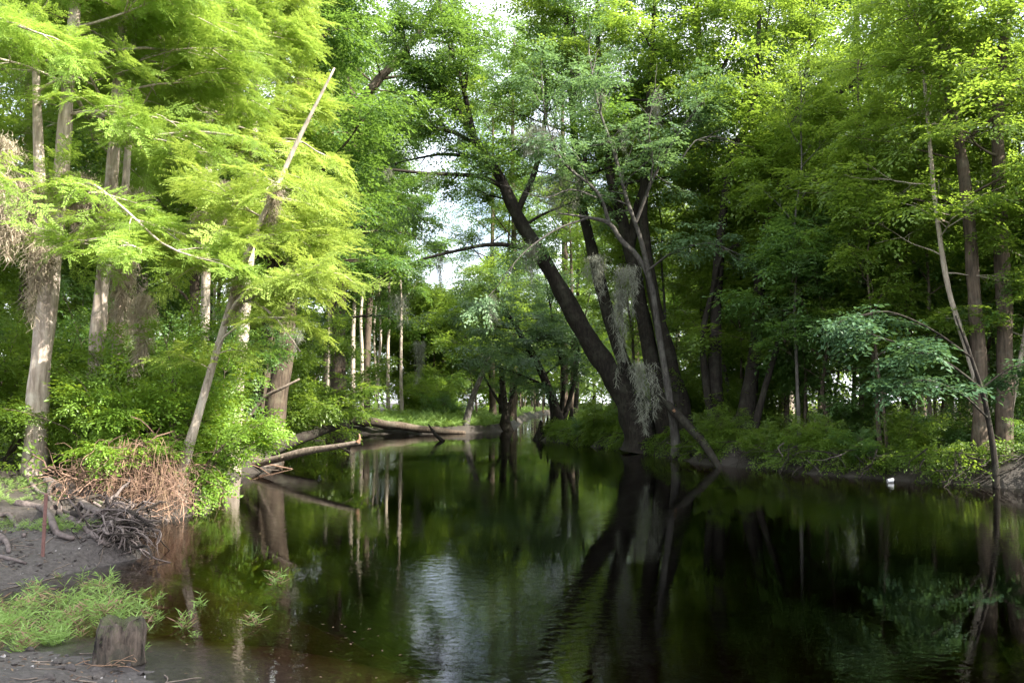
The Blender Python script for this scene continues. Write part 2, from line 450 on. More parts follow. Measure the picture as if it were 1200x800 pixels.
va = N.new("ShaderNodeVolumeAbsorption"); va.inputs[0].default_value = (0.62, 0.36, 0.10, 1); va.inputs[1].default_value = 1.7
L.new(ms.outputs[0], out.inputs["Surface"]); L.new(va.outputs[0], out.inputs["Volume"])
M['water'] = m
acc = Acc()
x0, x1, y0, y1, zb = -60, 60, -10, 125, -3.0
acc.add([(x0, y0, 0), (x1, y0, 0), (x1, y1, 0), (x0, y1, 0), (x0, y0, zb), (x1, y0, zb), (x1, y1, zb), (x0, y1, zb)],
        [(0, 1, 2, 3), (7, 6, 5, 4), (0, 4, 5, 1), (1, 5, 6, 2), (2, 6, 7, 3), (3, 7, 4, 0)])
w = acc.build('water', M['water'])
tag(w, 'still dark brown river water mirroring the trees', None, kind='structure')

# ------------------------------------------------------------------ leaf sprays
def leafquad(p, d, nrm_, ln, wd, fold=0.12):
    d = nrm(d); s = nrm(np.cross(nrm_, d)); n = np.cross(d, s)
    mid = p + d * ln * 0.45
    return np.array([p, mid + s * wd * 0.5 + n * fold * wd, p + d * ln, mid - s * wd * 0.5 + n * fold * wd])

def proto_broad(rng, leaf=0.12, wd=0.062, nt=6, per=6):
    V, T = [], []
    for t in range(nt + 1):
        if t == nt:
            b = np.array([0.55, 0, -0.06]); d = np.array([1, 0, -0.25]); ln = 0.5
        else:
            x = 0.1 + 0.6 * t / nt
            b = np.array([x, 0, -0.15 * x * x]); sgn = 1 if t % 2 else -1
            an = math.radians(rng.uniform(35, 65)) * sgn
            d = np.array([math.cos(an), math.sin(an), rng.uniform(-0.25, 0.15)]); ln = 0.55 * (1 - 0.5 * x)
        d = nrm(d)
        for k in range(per):
            u = (k + rng.uniform(0.3, 1)) / per
            q = b + d * ln * u + np.array([0, 0, -0.12 * u * u]) + rng.normal(0, 0.012, 3)
            a = (1 if k % 2 else -1) * math.radians(rng.uniform(25, 70))
            dd = np.array([d[0] * math.cos(a) - d[1] * math.sin(a), d[0] * math.sin(a) + d[1] * math.cos(a), d[2] - rng.uniform(0.0, 0.5)])
            nn = nrm(np.array([rng.normal(0, 0.33), rng.normal(0, 0.33), 1]))
            s = rng.uniform(0.7, 1.2)
            V.append(leafquad(q, dd, nn, leaf * s, wd * s)); T += [rng.uniform(-0.22, 0.22)] * 4
    return np.vstack(V), np.array(T)

def proto_fern(rng, nt=6, per=9, leaf=0.085, wd=0.022):
    """flat feathery cypress spray of about unit length"""
    V, T = [], []
    for t in range(nt * 2 + 1):
        if t == nt * 2:
            b = np.array([0.62, 0, -0.07]); d = np.array([1, 0, -0.3]); ln = 0.38
        else:
            x = 0.06 + 0.62 * (t // 2) / nt + rng.uniform(0, 0.05)
            sgn = 1 if t % 2 else -1
            an = math.radians(rng.uniform(32, 58)) * sgn
            b = np.array([x, 0, -0.18 * x * x]); d = np.array([math.cos(an), math.sin(an), rng.uniform(-0.22, 0.12)]); ln = rng.uniform(0.26, 0.42) * (1 - 0.45 * x)
        d = nrm(d)
        for k in range(per):
            u = (k + rng.uniform(0.4, 1)) / per
            q = b + d * ln * u + np.array([0, 0, -0.12 * u * u * ln])
            for sg in (1, -1):
                a = sg * math.radians(rng.uniform(38, 62))
                dd = np.array([d[0] * math.cos(a) - d[1] * math.sin(a), d[0] * math.sin(a) + d[1] * math.cos(a), d[2] + rng.uniform(-0.35, 0.1)])
                s = rng.uniform(0.7, 1.15) * (1 - 0.45 * u)
                V.append(leafquad(q, dd, nrm(np.array([rng.normal(0, 0.25), rng.normal(0, 0.25), 1])), leaf * s, wd))
                T += [rng.uniform(-0.15, 0.15)] * 4
    return np.vstack(V), np.array(T)

rng0 = np.random.default_rng(11)
BROAD = [proto_broad(rng0, 0.14, 0.072) for _ in range(7)]
BROAD_BIG = [proto_broad(rng0, 0.20, 0.10, 5, 4) for _ in range(6)]
FERN = [proto_fern(rng0) for _ in range(7)]
COARSE = [proto_broad(rng0, 0.22, 0.13, 4, 4) for _ in range(6)]

class Crown:
    def __init__(s):
        s.P, s.D, s.S, s.U = [], [], [], []
    def put(s, p, d, sc, up=(0, 0, 1)):
        s.P.append(p); s.D.append(d); s.S.append(sc); s.U.append(up)
    def build(s, name, mat, parent, rng, protos, tilt=0.3):
        P, D, S, U = np.array(s.P), nrm(np.array(s.D)), np.array(s.S), np.array(s.U, float)
        Nn = U + rng.normal(0, tilt, P.shape)
        B = nrm(np.cross(Nn, D)); Nn = np.cross(D, B)
        idx = rng.integers(0, len(protos), len(P))
        ti = np.clip(rng.normal(0.5, 0.2, len(P)), 0.05, 0.95)
        acc = Acc()
        for k, (V, T) in enumerate(protos):
            q = idx == k
            if not q.any(): continue
            W = P[q][:, None] + S[q][:, None, None] * (V[None, :, :1] * D[q][:, None] + V[None, :, 1:2] * B[q][:, None] + V[None, :, 2:] * Nn[q][:, None])
            n = q.sum() * len(V)
            acc.add(W.reshape(-1, 3), np.arange(n).reshape(-1, 4), np.clip((ti[q][:, None] + T[None]).ravel(), 0, 1))
        return acc.build(name, mat, parent)

def wander(rng, p, d, L, n=6, up=0.0, wig=0.18, droop=0.0):
    pts = [np.array(p, float)]; d = nrm(d)
    for k in range(n):
        d = nrm(d + rng.normal(0, wig, 3) * [1, 1, 0.6] + np.array([0, 0, up - droop * (k / n)]))
        pts.append(pts[-1] + d * L / n)
    return np.array(pts)

def sub_branches(wood, crown, rng, pts, r0, dens=1.0, sub=6, subL=1.6, sp=9, ssc=0.9, t0=0.25, droop=0.15, flat=0.55, up=0.02, end=True, twig=True):
    """side branches off one limb (already drawn), with sprays along them"""
    pts = np.asarray(pts); n = len(pts)
    seg = np.linalg.norm(np.diff(pts, axis=0), axis=1); Ls = np.concatenate([[0], np.cumsum(seg)])
    def P(t):
        q = t * Ls[-1]; k = min(n - 2, max(0, int(np.searchsorted(Ls, q) - 1)))
        f = (q - Ls[k]) / max(seg[k], 1e-6)
        return pts[k] * (1 - f) + pts[k + 1] * f, nrm(pts[k + 1] - pts[k])
    for k in range(int(round(sub * dens)) + (1 if end else 0)):
        last = end and k == int(round(sub * dens))
        t = 1.0 if last else rng.uniform(t0, 1.0)
        p, d = P(min(t, 0.999))
        side = np.cross(d, [0, 0, 1]) * (1 if rng.random() < 0.5 else -1)
        dd = d if last else nrm(d * rng.uniform(0.2, 0.9) + nrm(side + 1e-6) * rng.uniform(0.4, 1.1) + np.array([0, 0, rng.normal(0.08, 0.3)]) * (1 - flat) * 2)
        ln = subL * rng.uniform(0.6, 1.25) * (1 - 0.4 * t if not last else 0.7)
        sp_ = wander(rng, p, dd, ln, 5, up, 0.16, droop)
        if twig:
            wood.tube(sp_, np.linspace(r0 * 0.35 * (1 - 0.6 * t) + 0.006, 0.003, len(sp_)), 4)
        m = max(2, int(sp * rng.uniform(0.75, 1.25))) if sp else 0
        for q in range(m):
            u = rng.uniform(0.12, 1.0)
            kk = min(4, int(u * 5)); f = u * 5 - kk
            pp = sp_[kk] * (1 - f) + sp_[kk + 1] * f
            bd = nrm(sp_[kk + 1] - sp_[kk])
            an = rng.uniform(-1.4, 1.4)
            hd = np.array([bd[0] * math.cos(an) - bd[1] * math.sin(an), bd[0] * math.sin(an) + bd[1] * math.cos(an), bd[2] * 0.5 + rng.normal(-0.05, 0.25)])
            crown.put(pp + rng.normal(0, 0.05, 3), hd, ssc * rng.uniform(0.5, 1.35))

def limb(wood, crown, rng, p, d, L, r, lup=0.05, lwig=0.15, ldroop=0.1, n=7, sides=6, **kw):
    pts = wander(rng, p, d, L, n, lup, lwig, ldroop)
    wood.tube(pts, np.linspace(r, r * 0.18, len(pts)), sides, step=0.35)
    sub_branches(wood, crown, rng, pts, r, **kw)
    return pts

def trunk_pts(rng, H, lean=(0, 0), wig=0.05, n=9):
    z = np.linspace(0, H, n)
    x = lean[0] * (z / H) ** 1.2 + np.concatenate([[0], np.cumsum(rng.normal(0, wig, n - 1))])
    y = lean[1] * (z / H) ** 1.2 + np.concatenate([[0], np.cumsum(rng.normal(0, wig, n - 1))])
    return np.stack([x, y, z], 1)

def make_tree(name, seed, H, r, bark, leafm, label, cat, group=None, hc=0.3, nl=16, limbL=3.2, protos=None, lean=(0, 0), wig=0.07,
              flute=0.3, az=None, azs=3.2, elev=(0.15, 0.7), droop=0.1, up=0.05, loc=(0, 0, 0), trunk=None, rad=None, top=True, tilt=0.3, rough=0.12, nfl=6, **kw):
    """one tree in local coordinates: trunk (with its limbs) and crown under an Empty at the foot"""
    rng = np.random.default_rng(seed)
    root = thing(name, loc, label, cat, group)
    wood, crown = Acc(), Crown()
    if trunk is None:
        tp_ = trunk_pts(rng, H, lean, wig)
    else:
        tp_ = np.asarray(trunk, float)
    n = len(tp_)
    t = np.linspace(0, 1, n)
    rr = r * (1 - 0.78 * t ** 1.1) if rad is None else np.asarray(rad, float)
    t2 = np.vstack([tp_[0] - nrm(tp_[1] - tp_[0]) * 0.5, tp_]); r2 = np.concatenate([[rr[0] * 1.25], rr])
    wood.tube(t2, r2, 12, rng, rough, flute, nfl, 1.2, step=0.22)
    Lc = np.concatenate([[0], np.cumsum(np.linalg.norm(np.diff(tp_, axis=0), axis=1))]); tot = Lc[-1]
    for k in range(nl):
        u = hc + (1 - hc) * ((k + rng.uniform(0.1, 0.9)) / nl)
        q = u * tot; i = min(n - 2, max(0, int(np.searchsorted(Lc, q) - 1))); f = (q - Lc[i]) / (Lc[i + 1] - Lc[i])
        p = tp_[i] * (1 - f) + tp_[i + 1] * f
        a = (k * 2.39996 + rng.uniform(-0.5, 0.5)) if az is None else az + rng.uniform(-azs, azs)
        el = rng.uniform(*elev) + 0.35 * u
        uu = (u - hc) / (1 - hc)
        ln = limbL * (0.75 + 0.5 * math.sin(math.pi * min(1, uu * 0.9 + 0.15))) * rng.uniform(0.7, 1.2) * (1 - 0.45 * uu ** 2)
        rl = max(0.02, (rr[i] * (1 - f) + rr[i + 1] * f) * rng.uniform(0.3, 0.5))
        limb(wood, crown, rng, p, (math.cos(a) * math.cos(el), math.sin(a) * math.cos(el), math.sin(el)), ln, rl, up, 0.14, droop, **kw)
    if top:
        sub_branches(wood, crown, rng, tp_[-4:], rr[-1], **kw)
    wood.build('trunk', M[bark], root, smooth=True)
    crown.build('crown', M[leafm], root, rng, protos or BROAD, 0.42 if protos is FERN else tilt)
    return root

def make_shrub(name, seed, H, label, cat, leafm='leaf_a', bark='bark_mid', stems=6, spreadr=0.5, loc=(0, 0, 0), group=None, protos=None, **kw):
    rng = np.random.default_rng(seed)
    root = thing(name, loc, label, cat, group)
    wood, crown = Acc(), Crown()
    for k in range(stems):
        a = rng.uniform(0, 6.3); le = rng.uniform(0.1, 1.0) * spreadr
        p = np.array([math.cos(a) * 0.15, math.sin(a) * 0.15, -0.1])
        pts = wander(rng, p, (math.cos(a) * le, math.sin(a) * le, 1), H * rng.uniform(0.7, 1.1), 7, 0.0, 0.12, 0.12)
        wood.tube(pts, np.linspace(0.022, 0.005, len(pts)), 5, step=0.25)
        sub_branches(wood, crown, rng, pts, 0.02, **kw)
    wood.build('stem', M[bark], root, smooth=True)
    crown.build('foliage', M[leafm], root, rng, protos or BROAD, 0.4)
    return root

def px(points, Ys):
    """a polyline given by photo pixels at a distance (one distance or one per point)"""
    if np.isscalar(Ys): Ys = [Ys] * len(points)
    return np.array([at(a, b, y) for (a, b), y in zip(points, Ys)])

def key_tree(name, seed, base, trunk, rad, bark, leafm, label, cat, limbs=(), group=None, flute=0.5, fl_h=1.0, nfl=7, protos=None, rough=0.12, sides=14, tilt=0.3,
             auto=None, **kw):
    """a tree whose trunk and main limbs follow given curves in world space; each main limb is a part of its own"""
    rng = np.random.default_rng(seed)
    base = np.asarray(base, float)
    root = thing(name, base, label, cat, group)
    wood, crown = Acc(), Crown()
    tr = np.asarray(trunk) - base
    tr = np.vstack([tr[0] - np.array([0, 0, 0.5]), tr]); rd = np.concatenate([[rad[0] * 1.15], rad])
    wood.tube(tr, rd, sides, rng, rough, flute, nfl, fl_h, step=0.2)
    tw = Acc()
    for lb in limbs:
        lp, lr, opt = lb
        lp = np.asarray(lp) - base
        la = Acc()
        la.tube(lp, np.linspace(lr, max(0.012, lr * 0.2), len(lp)), 8, rng, 0.1, step=0.25)
        k2 = dict(kw); k2.update(opt)
        dense = catmull(lp, 0.4)
        sub_branches(la, crown, rng, dense, lr, **k2)
        la.build('limb', M[bark], root, smooth=True)
    if auto:
        nl, u0, limbL, elev = auto['nl'], auto['u0'], auto['L'], auto.get('elev', (0.0, 0.6))
        tp_ = catmull(tr[1:], 0.4); n = len(tp_)
        for k in range(nl):
            u = u0 + (auto.get('u1', 1.0) - u0) * ((k + rng.uniform(0.1, 0.9)) / nl)
            i = min(n - 1, int(u * (n - 1)))
            uu = (u - u0) / (1 - u0)
            a = k * 2.39996 + rng.uniform(-0.5, 0.5)
            if 'az' in auto: a = auto['az'] + rng.uniform(-1, 1) * auto['azs']
            el = rng.uniform(*elev)
            ln = limbL * rng.uniform(0.65, 1.2) * (1 - 0.5 * uu ** 2)
            rl = max(0.018, np.interp(u, np.linspace(0, 1, len(rad)), rad) * rng.uniform(0.2, 0.36))
            limb(wood, crown, rng, tp_[i], (math.cos(a) * math.cos(el), math.sin(a) * math.cos(el), math.sin(el)), ln, rl, auto.get('up', 0.03), 0.13, auto.get('droop', 0.1), **kw)
        if auto.get('top', True):
            sub_branches(wood, crown, rng, tp_[-6:], rad[-1], **kw)
    wood.build('trunk', M[bark], root, smooth=True)
    if crown.P:
        crown.build('crown', M[leafm], root, rng, protos or BROAD, 0.42 if protos is FERN else tilt)
    return root

# ------------------------------------------------------------------ left bank: sunlit cypresses
CYP = dict(sub=8, subL=1.15, sp=10, ssc=0.62, t0=0.15, droop=0.16, flat=0.8, up=0.0)
key_tree('cypress_tree', 1, at(36, 578, 13.6),
         px([(36, 578), (41, 520), (46, 450), (53, 380), (60, 320), (66, 260), (72, 200), (80, 100), (88, 0), (94, -90), (98, -170)], 13.6),
         [0.205, 0.175, 0.165, 0.155, 0.145, 0.135, 0.125, 0.105, 0.085, 0.06, 0.03], 'bark_cyp', 'cyp_leaf',
         'thick pale cypress with a forked trunk, standing behind the rusty stake', 'tree',
         limbs=[(px([(59, 335), (51, 280), (47, 215), (43, 110), (40, 0), (38, -80)], [13.6, 13.5, 13.4, 13.3, 13.2, 13.2]), 0.13, dict(sub=10)),
                (px([(66, 250), (100, 215), (140, 240), (190, 285), (225, 300)], [13.6, 13.0, 12.4, 11.9, 11.6]), 0.026, dict(sub=9)),
                (px([(62, 300), (90, 285), (130, 280), (165, 292)], [13.6, 12.7, 12.0, 11.4]), 0.035, dict(sub=7, subL=0.7))],
         protos=FERN, flute=0.25, fl_h=0.7, auto=dict(nl=18, u0=0.60, L=3.0, elev=(-0.1, 0.4), droop=0.14), **CYP)
key_tree('cypress_tree', 2, at(106, 562, 14.6),
         px([(106, 562), (107, 500), (112, 420), (119, 340), (128, 250), (134, 170), (140, 80), (146, 0), (152, -110)], 14.6),
         [0.17, 0.135, 0.13, 0.125, 0.115, 0.105, 0.09, 0.07, 0.03], 'bark_cyp', 'cyp_leaf',
         'brown barked cypress rising behind the leafy bush, second trunk from the rusty stake', 'tree',
         limbs=[(px([(134, 170), (180, 160), (235, 155), (280, 160)], [14.6, 13.8, 13.2, 12.8]), 0.05, dict(sub=9)),
                (px([(126, 262), (170, 262), (215, 275), (260, 300)], [14.6, 13.6, 12.8, 12.3]), 0.045, dict(sub=9))],
         protos=FERN, flute=0.3, auto=dict(nl=17, u0=0.60, L=2.7, elev=(-0.1, 0.4), droop=0.14), **CYP)
key_tree('cypress_tree', 3, at(136, 556, 15.4),
         px([(136, 556), (132, 480), (138, 390), (143, 310), (146, 235), (152, 140), (158, 40), (165, -80)], 15.4),
         [0.10, 0.085, 0.08, 0.075, 0.07, 0.06, 0.05, 0.02], 'bark_pale', 'cyp_leaf',
         'slim bleached cypress draped with a long moss strand, behind the leafy bush', 'tree',
         protos=FERN, flute=0.2, auto=dict(nl=12, u0=0.62, L=2.4, elev=(-0.1, 0.4), droop=0.12), **CYP)
key_tree('cypress_tree', 4, at(212, 556, 13.3),
         px([(212, 556), (228, 500), (249, 428), (272, 352), (295, 283), (321, 227), (350, 163), (392, 80)], [13.3, 13.3, 13.3, 13.2, 13.1, 13.0, 12.9, 12.7]),
         [0.11, 0.07, 0.06, 0.056, 0.052, 0.044, 0.034, 0.016], 'bark_pale', 'cyp_leaf_y',
         'slender pale cypress leaning far out over the river from the dry vine tangle', 'tree',
         limbs=[(px([(272, 352), (300, 355), (325, 375), (352, 412)], [13.2, 13.0, 12.8, 12.6]), 0.03, dict(sub=0, end=False)),
                (px([(262, 380), (285, 345), (330, 325), (372, 320)], [13.2, 12.7, 12.3, 12.0]), 0.035, dict(sub=8)),
                (px([(240, 455), (262, 395), (300, 372), (328, 372)], [13.3, 12.9, 12.6, 12.4]), 0.02, dict(sub=4, subL=0.6))],
         protos=FERN, flute=0.2, rough=0.08, auto=dict(nl=7, u0=0.4, u1=0.72, L=0.8, elev=(-0.1, 0.35), droop=0.1, top=False), **CYP)
key_tree('cypress_tree', 5, at(270, 542, 20.6),
         px([(270, 540), (280, 440), (290, 330), (296, 230), (298, 130), (300, 30), (302, -80)], 20.0),
         [0.22, 0.15, 0.135, 0.125, 0.105, 0.08, 0.03], 'bark_pale', 'cyp_leaf_y',
         'straight pale cypress crossed by the slender leaning trunk', 'tree',
         limbs=[(px([(297, 180), (325, 165), (350, 165), (372, 178)], [20, 18.5, 17.5, 17]), 0.05, dict(sub=7, subL=1.0)),
                (px([(296, 250), (325, 250), (345, 268), (365, 290)], [20, 18.3, 17.3, 16.7]), 0.05, dict(sub=7, subL=1.0))],
         protos=FERN, flute=0.3, auto=dict(nl=18, u0=0.52, L=1.6, elev=(-0.1, 0.4), droop=0.13), **dict(CYP, subL=1.05, ssc=0.7))
key_tree('cypress_tree', 6, at(240, 545, 19.5),
         px([(240, 540), (240, 440), (241, 340), (243, 240), (246, 130), (250, 0), (253, -100)], 19.5),
         [0.17, 0.11, 0.10, 0.095, 0.085, 0.06, 0.02], 'bark_pale', 'cyp_leaf',
         'thin upright cypress half hidden between the brown cypress and the leaning one', 'tree',
         protos=FERN, flute=0.2, auto=dict(nl=20, u0=0.56, L=2.8, elev=(-0.1, 0.4), droop=0.13), **dict(CYP, subL=1.5, ssc=0.75))
key_tree('cypress_tree', 7, np.array([-10.6, 12.2, 0.7]),
         np.array([(-10.6, 12.2, 0.7), (-10.5, 12.2, 3), (-10.4, 12.1, 6), (-10.3, 12.0, 9.5), (-10.2, 12.0, 13)]),
         [0.26, 0.2, 0.17, 0.12, 0.04], 'bark_cyp', 'cyp_leaf',
         'cypress at the edge of the view whose low feathery boughs reach in from the side', 'tree',
         limbs=[(np.array([(-10.4, 12.1, 5.5), (-9.0, 11.3, 5.7), (-7.6, 10.8, 5.4), (-7.0, 10.5, 5.0)]), 0.04, dict(sub=6)),
                (np.array([(-10.4, 12.1, 7.0), (-8.8, 11.2, 7.2), (-7.2, 10.6, 7.0), (-6.2, 10.3, 6.6)]), 0.045, dict(sub=11))],
         protos=FERN, flute=0.3, auto=dict(nl=22, u0=0.35, L=3.0, elev=(-0.1, 0.4), droop=0.14), **CYP)

BRW = dict(sub=6, subL=1.6, sp=9, ssc=0.9)
# the brown buttressed pair further along the bank
key_tree('cypress_tree', 8, at(316, 528, 24.8),
         px([(316, 528), (324, 470), (332, 420), (338, 350), (343, 270), (348, 170), (352, 60), (356, -60)], 24.5),
         [0.36, 0.31, 0.28, 0.25, 0.22, 0.18, 0.13, 0.04], 'bark_brown', 'leaf_b',
         'stout brown cypress with a flared fluted base at the head of the driftwood logs', 'tree',
         flute=0.5, fl_h=1.3, nfl=6, auto=dict(nl=22, u0=0.33, L=3.2), **BRW)
key_tree('cypress_tree', 9, at(296, 528, 25.5),
         px([(296, 528), (305, 465), (312, 400), (318, 330), (322, 250), (326, 140), (330, 20), (333, -60)], 25.5),
         [0.34, 0.22, 0.19, 0.17, 0.15, 0.13, 0.09, 0.03], 'bark_brown', 'leaf_b',
         'darker narrow cypress leaning against the stout brown one above the driftwood', 'tree',
         flute=0.9, fl_h=1.5, nfl=5, auto=dict(nl=18, u0=0.35, L=3.0), **BRW)

# ------------------------------------------------------------------ the leaning trees on the other bank
RB = dict(sub=6, subL=1.5, sp=7, ssc=0.85)
key_tree('leaning_tree', 21, at(752, 514, 28.6),
         px([(752, 514), (735, 472), (712, 432), (690, 398), (664, 352), (640, 310), (622, 280), (605, 250), (590, 216), (575, 190), (562, 172), (556, 162)], 28.6),
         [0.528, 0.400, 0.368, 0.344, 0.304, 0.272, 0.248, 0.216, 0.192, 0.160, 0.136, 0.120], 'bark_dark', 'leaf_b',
         'great dark tree leaning far over the water with bare limbs against the bright sky gap', 'tree',
         limbs=[(px([(592, 220), (560, 207), (500, 203), (450, 198), (418, 197)], [28.6, 28.2, 27.6, 27.2, 27.0]), 0.10, dict(sub=9, sp=7, ssc=0.7, subL=1.4)),
                (px([(580, 196), (558, 185), (520, 181), (492, 185), (462, 192)], [28.6, 28.8, 29.4, 29.8, 30.0]), 0.10, dict(sub=9, sp=7, ssc=0.7, subL=1.4)),
                (px([(562, 172), (530, 155), (490, 147), (450, 140), (418, 135)], [28.6, 28.2, 28, 27.6, 27.4]), 0.09, dict(sub=20, sp=10, ssc=0.8, subL=1.9)),
                (px([(556, 163), (535, 128), (510, 100), (485, 75), (470, 40)], [28.6, 28.8, 29, 29, 29.0]), 0.11, dict(sub=28, sp=10, ssc=0.8, subL=2.2)),
                (px([(556, 163), (548, 125), (538, 85), (522, 40), (512, -20)], [28.6, 28.4, 28.2, 28, 28]), 0.11, dict(sub=28, sp=10, ssc=0.8, subL=2.2)),
                (px([(605, 252), (630, 190), (640, 120), (635, 40), (640, -30)], [28.6, 29, 29.5, 30, 30]), 0.12, dict(sub=16, sp=10, subL=1.9)),
                (px([(656, 338), (630, 298), (600, 288), (570, 287), (530, 295), (488, 306), (448, 322)], [28.6, 28.2, 27.6, 27.2, 26.8, 26.4, 26.2]), 0.12, dict(sub=7, sp=5, ssc=0.7, subL=1.2))],
         flute=0.5, fl_h=1.2, auto=dict(nl=5, u0=0.75, L=2.4, elev=(0.1, 0.7)), **RB)
key_tree('leaning_tree', 22, at(770, 510, 29.6),
         px([(770, 510), (751, 470), (733, 430), (716, 380), (703, 330), (692, 285), (683, 245), (675, 180), (668, 90), (662, 0), (655, -80)], 29.6),
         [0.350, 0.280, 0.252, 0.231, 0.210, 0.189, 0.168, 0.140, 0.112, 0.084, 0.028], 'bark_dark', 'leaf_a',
         'dark trunk rising beside the great leaning tree, steeper and thinner than it', 'tree',
         flute=0.5, auto=dict(nl=18, u0=0.5, L=3.4), **dict(RB, sub=7))
key_tree('leaning_tree', 23, at(784, 508, 27.8),
         px([(784, 508), (768, 440), (754, 375), (746, 330), (736, 285), (724, 240), (714, 200), (704, 120), (700, 20), (700, -60)], 27.8),
         [0.375, 0.285, 0.255, 0.232, 0.210, 0.180, 0.143, 0.105, 0.068, 0.022], 'bark_dark', 'leaf_b',
         'moss hung dark tree forking into a broad vee above the bank', 'tree',
         limbs=[(px([(738, 292), (748, 240), (766, 190), (790, 160), (816, 128), (850, 74), (870, 20)], [27.8, 27.6, 27.4, 27.2, 27, 27, 27]), 0.17, dict(sub=14, sp=8)),
                (px([(730, 262), (700, 230), (686, 190), (680, 110), (672, 20)], [27.8, 27.2, 27, 26.8, 26.6]), 0.12, dict(sub=12))],
         flute=0.5, auto=dict(nl=14, u0=0.5, L=2.8), **RB)
key_tree('leaning_tree', 24, at(806, 512, 27.2),
         px([(806, 512), (792, 450), (776, 390), (765, 340), (758, 290), (754, 250), (758, 160), (764, 60), (770, -50)], 27.2),
         [0.345, 0.255, 0.217, 0.195, 0.165, 0.150, 0.120, 0.083, 0.022], 'bark_dark', 'leaf_a',
         'dark curved tree with an inward bowed trunk next to the vee forked one', 'tree',
         flute=0.5, auto=dict(nl=15, u0=0.55, L=3.2), **dict(RB, sub=7))
key_tree('river_elm', 25, at(792, 515, 25.6),
         px([(792, 515), (782, 450), (772, 390), (763, 335), (748, 302), (728, 282), (714, 262), (690, 255), (655, 250)], [25.6, 25.5, 25.4, 25.2, 25, 24.8, 24.6, 24.4, 24.2]),
         [0.135, 0.105, 0.098, 0.090, 0.083, 0.075, 0.068, 0.045, 0.019], 'bark_grey', 'leaf_c',
         'grey limbed tree with pale bluish leaves and hanging moss before the dark leaning trunks', 'tree',
         limbs=[(px([(763, 335), (752, 285), (735, 235), (720, 180), (700, 120), (690, 60)], [25.2, 24.8, 24.4, 24.2, 24, 24]), 0.09, dict(sub=22, subL=1.9)),
                (px([(714, 262), (700, 225), (660, 190), (640, 140), (635, 90)], [24.6, 24.2, 24, 23.8, 23.6]), 0.06, dict(sub=18, subL=1.7)),
                (px([(745, 260), (770, 200), (800, 150), (830, 110)], [24.8, 24.4, 24, 23.6]), 0.06, dict(sub=14, subL=1.7)),
                (px([(690, 255), (650, 270), (610, 300), (580, 340)], [24.4, 24.2, 24, 24]), 0.035, dict(sub=6)),
                (px([(800, 185), (815, 165), (840, 160), (862, 168)], [23.2, 23, 23, 23]), 0.022, dict(sub=9, sp=0, subL=0.9)),
                (px([(758, 230), (765, 190), (760, 150), (768, 105)], [24.2, 23.6, 23.4, 23.2]), 0.03, dict(sub=12, sp=0, subL=1.0)),
                (px([(700, 232), (670, 222), (640, 232), (615, 225)], [24.2, 24, 23.8, 23.6]), 0.025, dict(sub=9, sp=0, subL=0.9)),
                (px([(758, 318), (790, 295), (830, 285), (860, 295)], [25, 24.4, 24, 23.8]), 0.04, dict(sub=10))],
         flute=0.3, **dict(RB, ssc=0.75))
key_tree('bank_tree', 26, at(842, 515, 25.8),
         px([(842, 515), (837, 440), (838, 380), (841, 320), (848, 250), (858, 180), (880, 135), (888, 60), (892, -50)], 25.8),
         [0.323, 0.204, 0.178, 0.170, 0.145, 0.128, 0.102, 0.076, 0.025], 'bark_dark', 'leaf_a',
         'upright dark twin stemmed tree on the cut bank', 'tree',
         limbs=[(px([(836, 505), (826, 440), (824, 390), (834, 345), (846, 300), (870, 285), (900, 285)], 25.6), 0.13, dict(sub=4, sp=5))],
         flute=0.5, auto=dict(nl=15, u0=0.58, L=3.0), **dict(RB, sub=7))
key_tree('bank_tree', 27, at(872, 512, 25.2),
         px([(872, 512), (881, 440), (888, 375), (890, 325), (897, 272), (907, 225), (913, 182), (928, 150)], 25.2),
         [0.30, 0.21, 0.18, 0.165, 0.15, 0.13, 0.115, 0.10], 'bark_dark', 'leaf_a',
         'dark tree with one long bare limb reaching out sideways high above the bank', 'tree',
         limbs=[(px([(928, 150), (955, 125), (985, 107), (1020, 88), (1050, 72), (1090, 60)], [25.2, 25, 24.8, 24.6, 24.4, 24.2]), 0.14, dict(sub=10, t0=0.4)),
                (px([(920, 165), (940, 110), (950, 40), (955, -30)], 25.2), 0.1, dict(sub=14)),
                (px([(900, 262), (925, 215), (950, 185), (975, 140)], [25.2, 25.4, 25.6, 25.8]), 0.1, dict(sub=10))],
         flute=0.6, auto=dict(nl=8, u0=0.65, L=2.6), **dict(RB, sub=7))
key_tree('bank_tree', 28, at(884, 508, 23.6),
         px([(884, 508), (895, 460), (910, 410), (922, 365), (938, 335), (960, 302), (985, 270)], 23.6),
         [0.11, 0.085, 0.08, 0.07, 0.06, 0.05, 0.025], 'bark_dark', 'leaf_a',
         'thin dark sapling slanting away beside the tree with the long bare limb', 'tree',
         limbs=[(px([(938, 335), (945, 300), (958, 260)], 23.6), 0.035, dict(sub=4)), (px([(925, 358), (960, 330), (1000, 290)], 23.4), 0.03, dict(sub=4))],
         flute=0.2, **dict(RB, sp=6, ssc=0.6, subL=0.9))
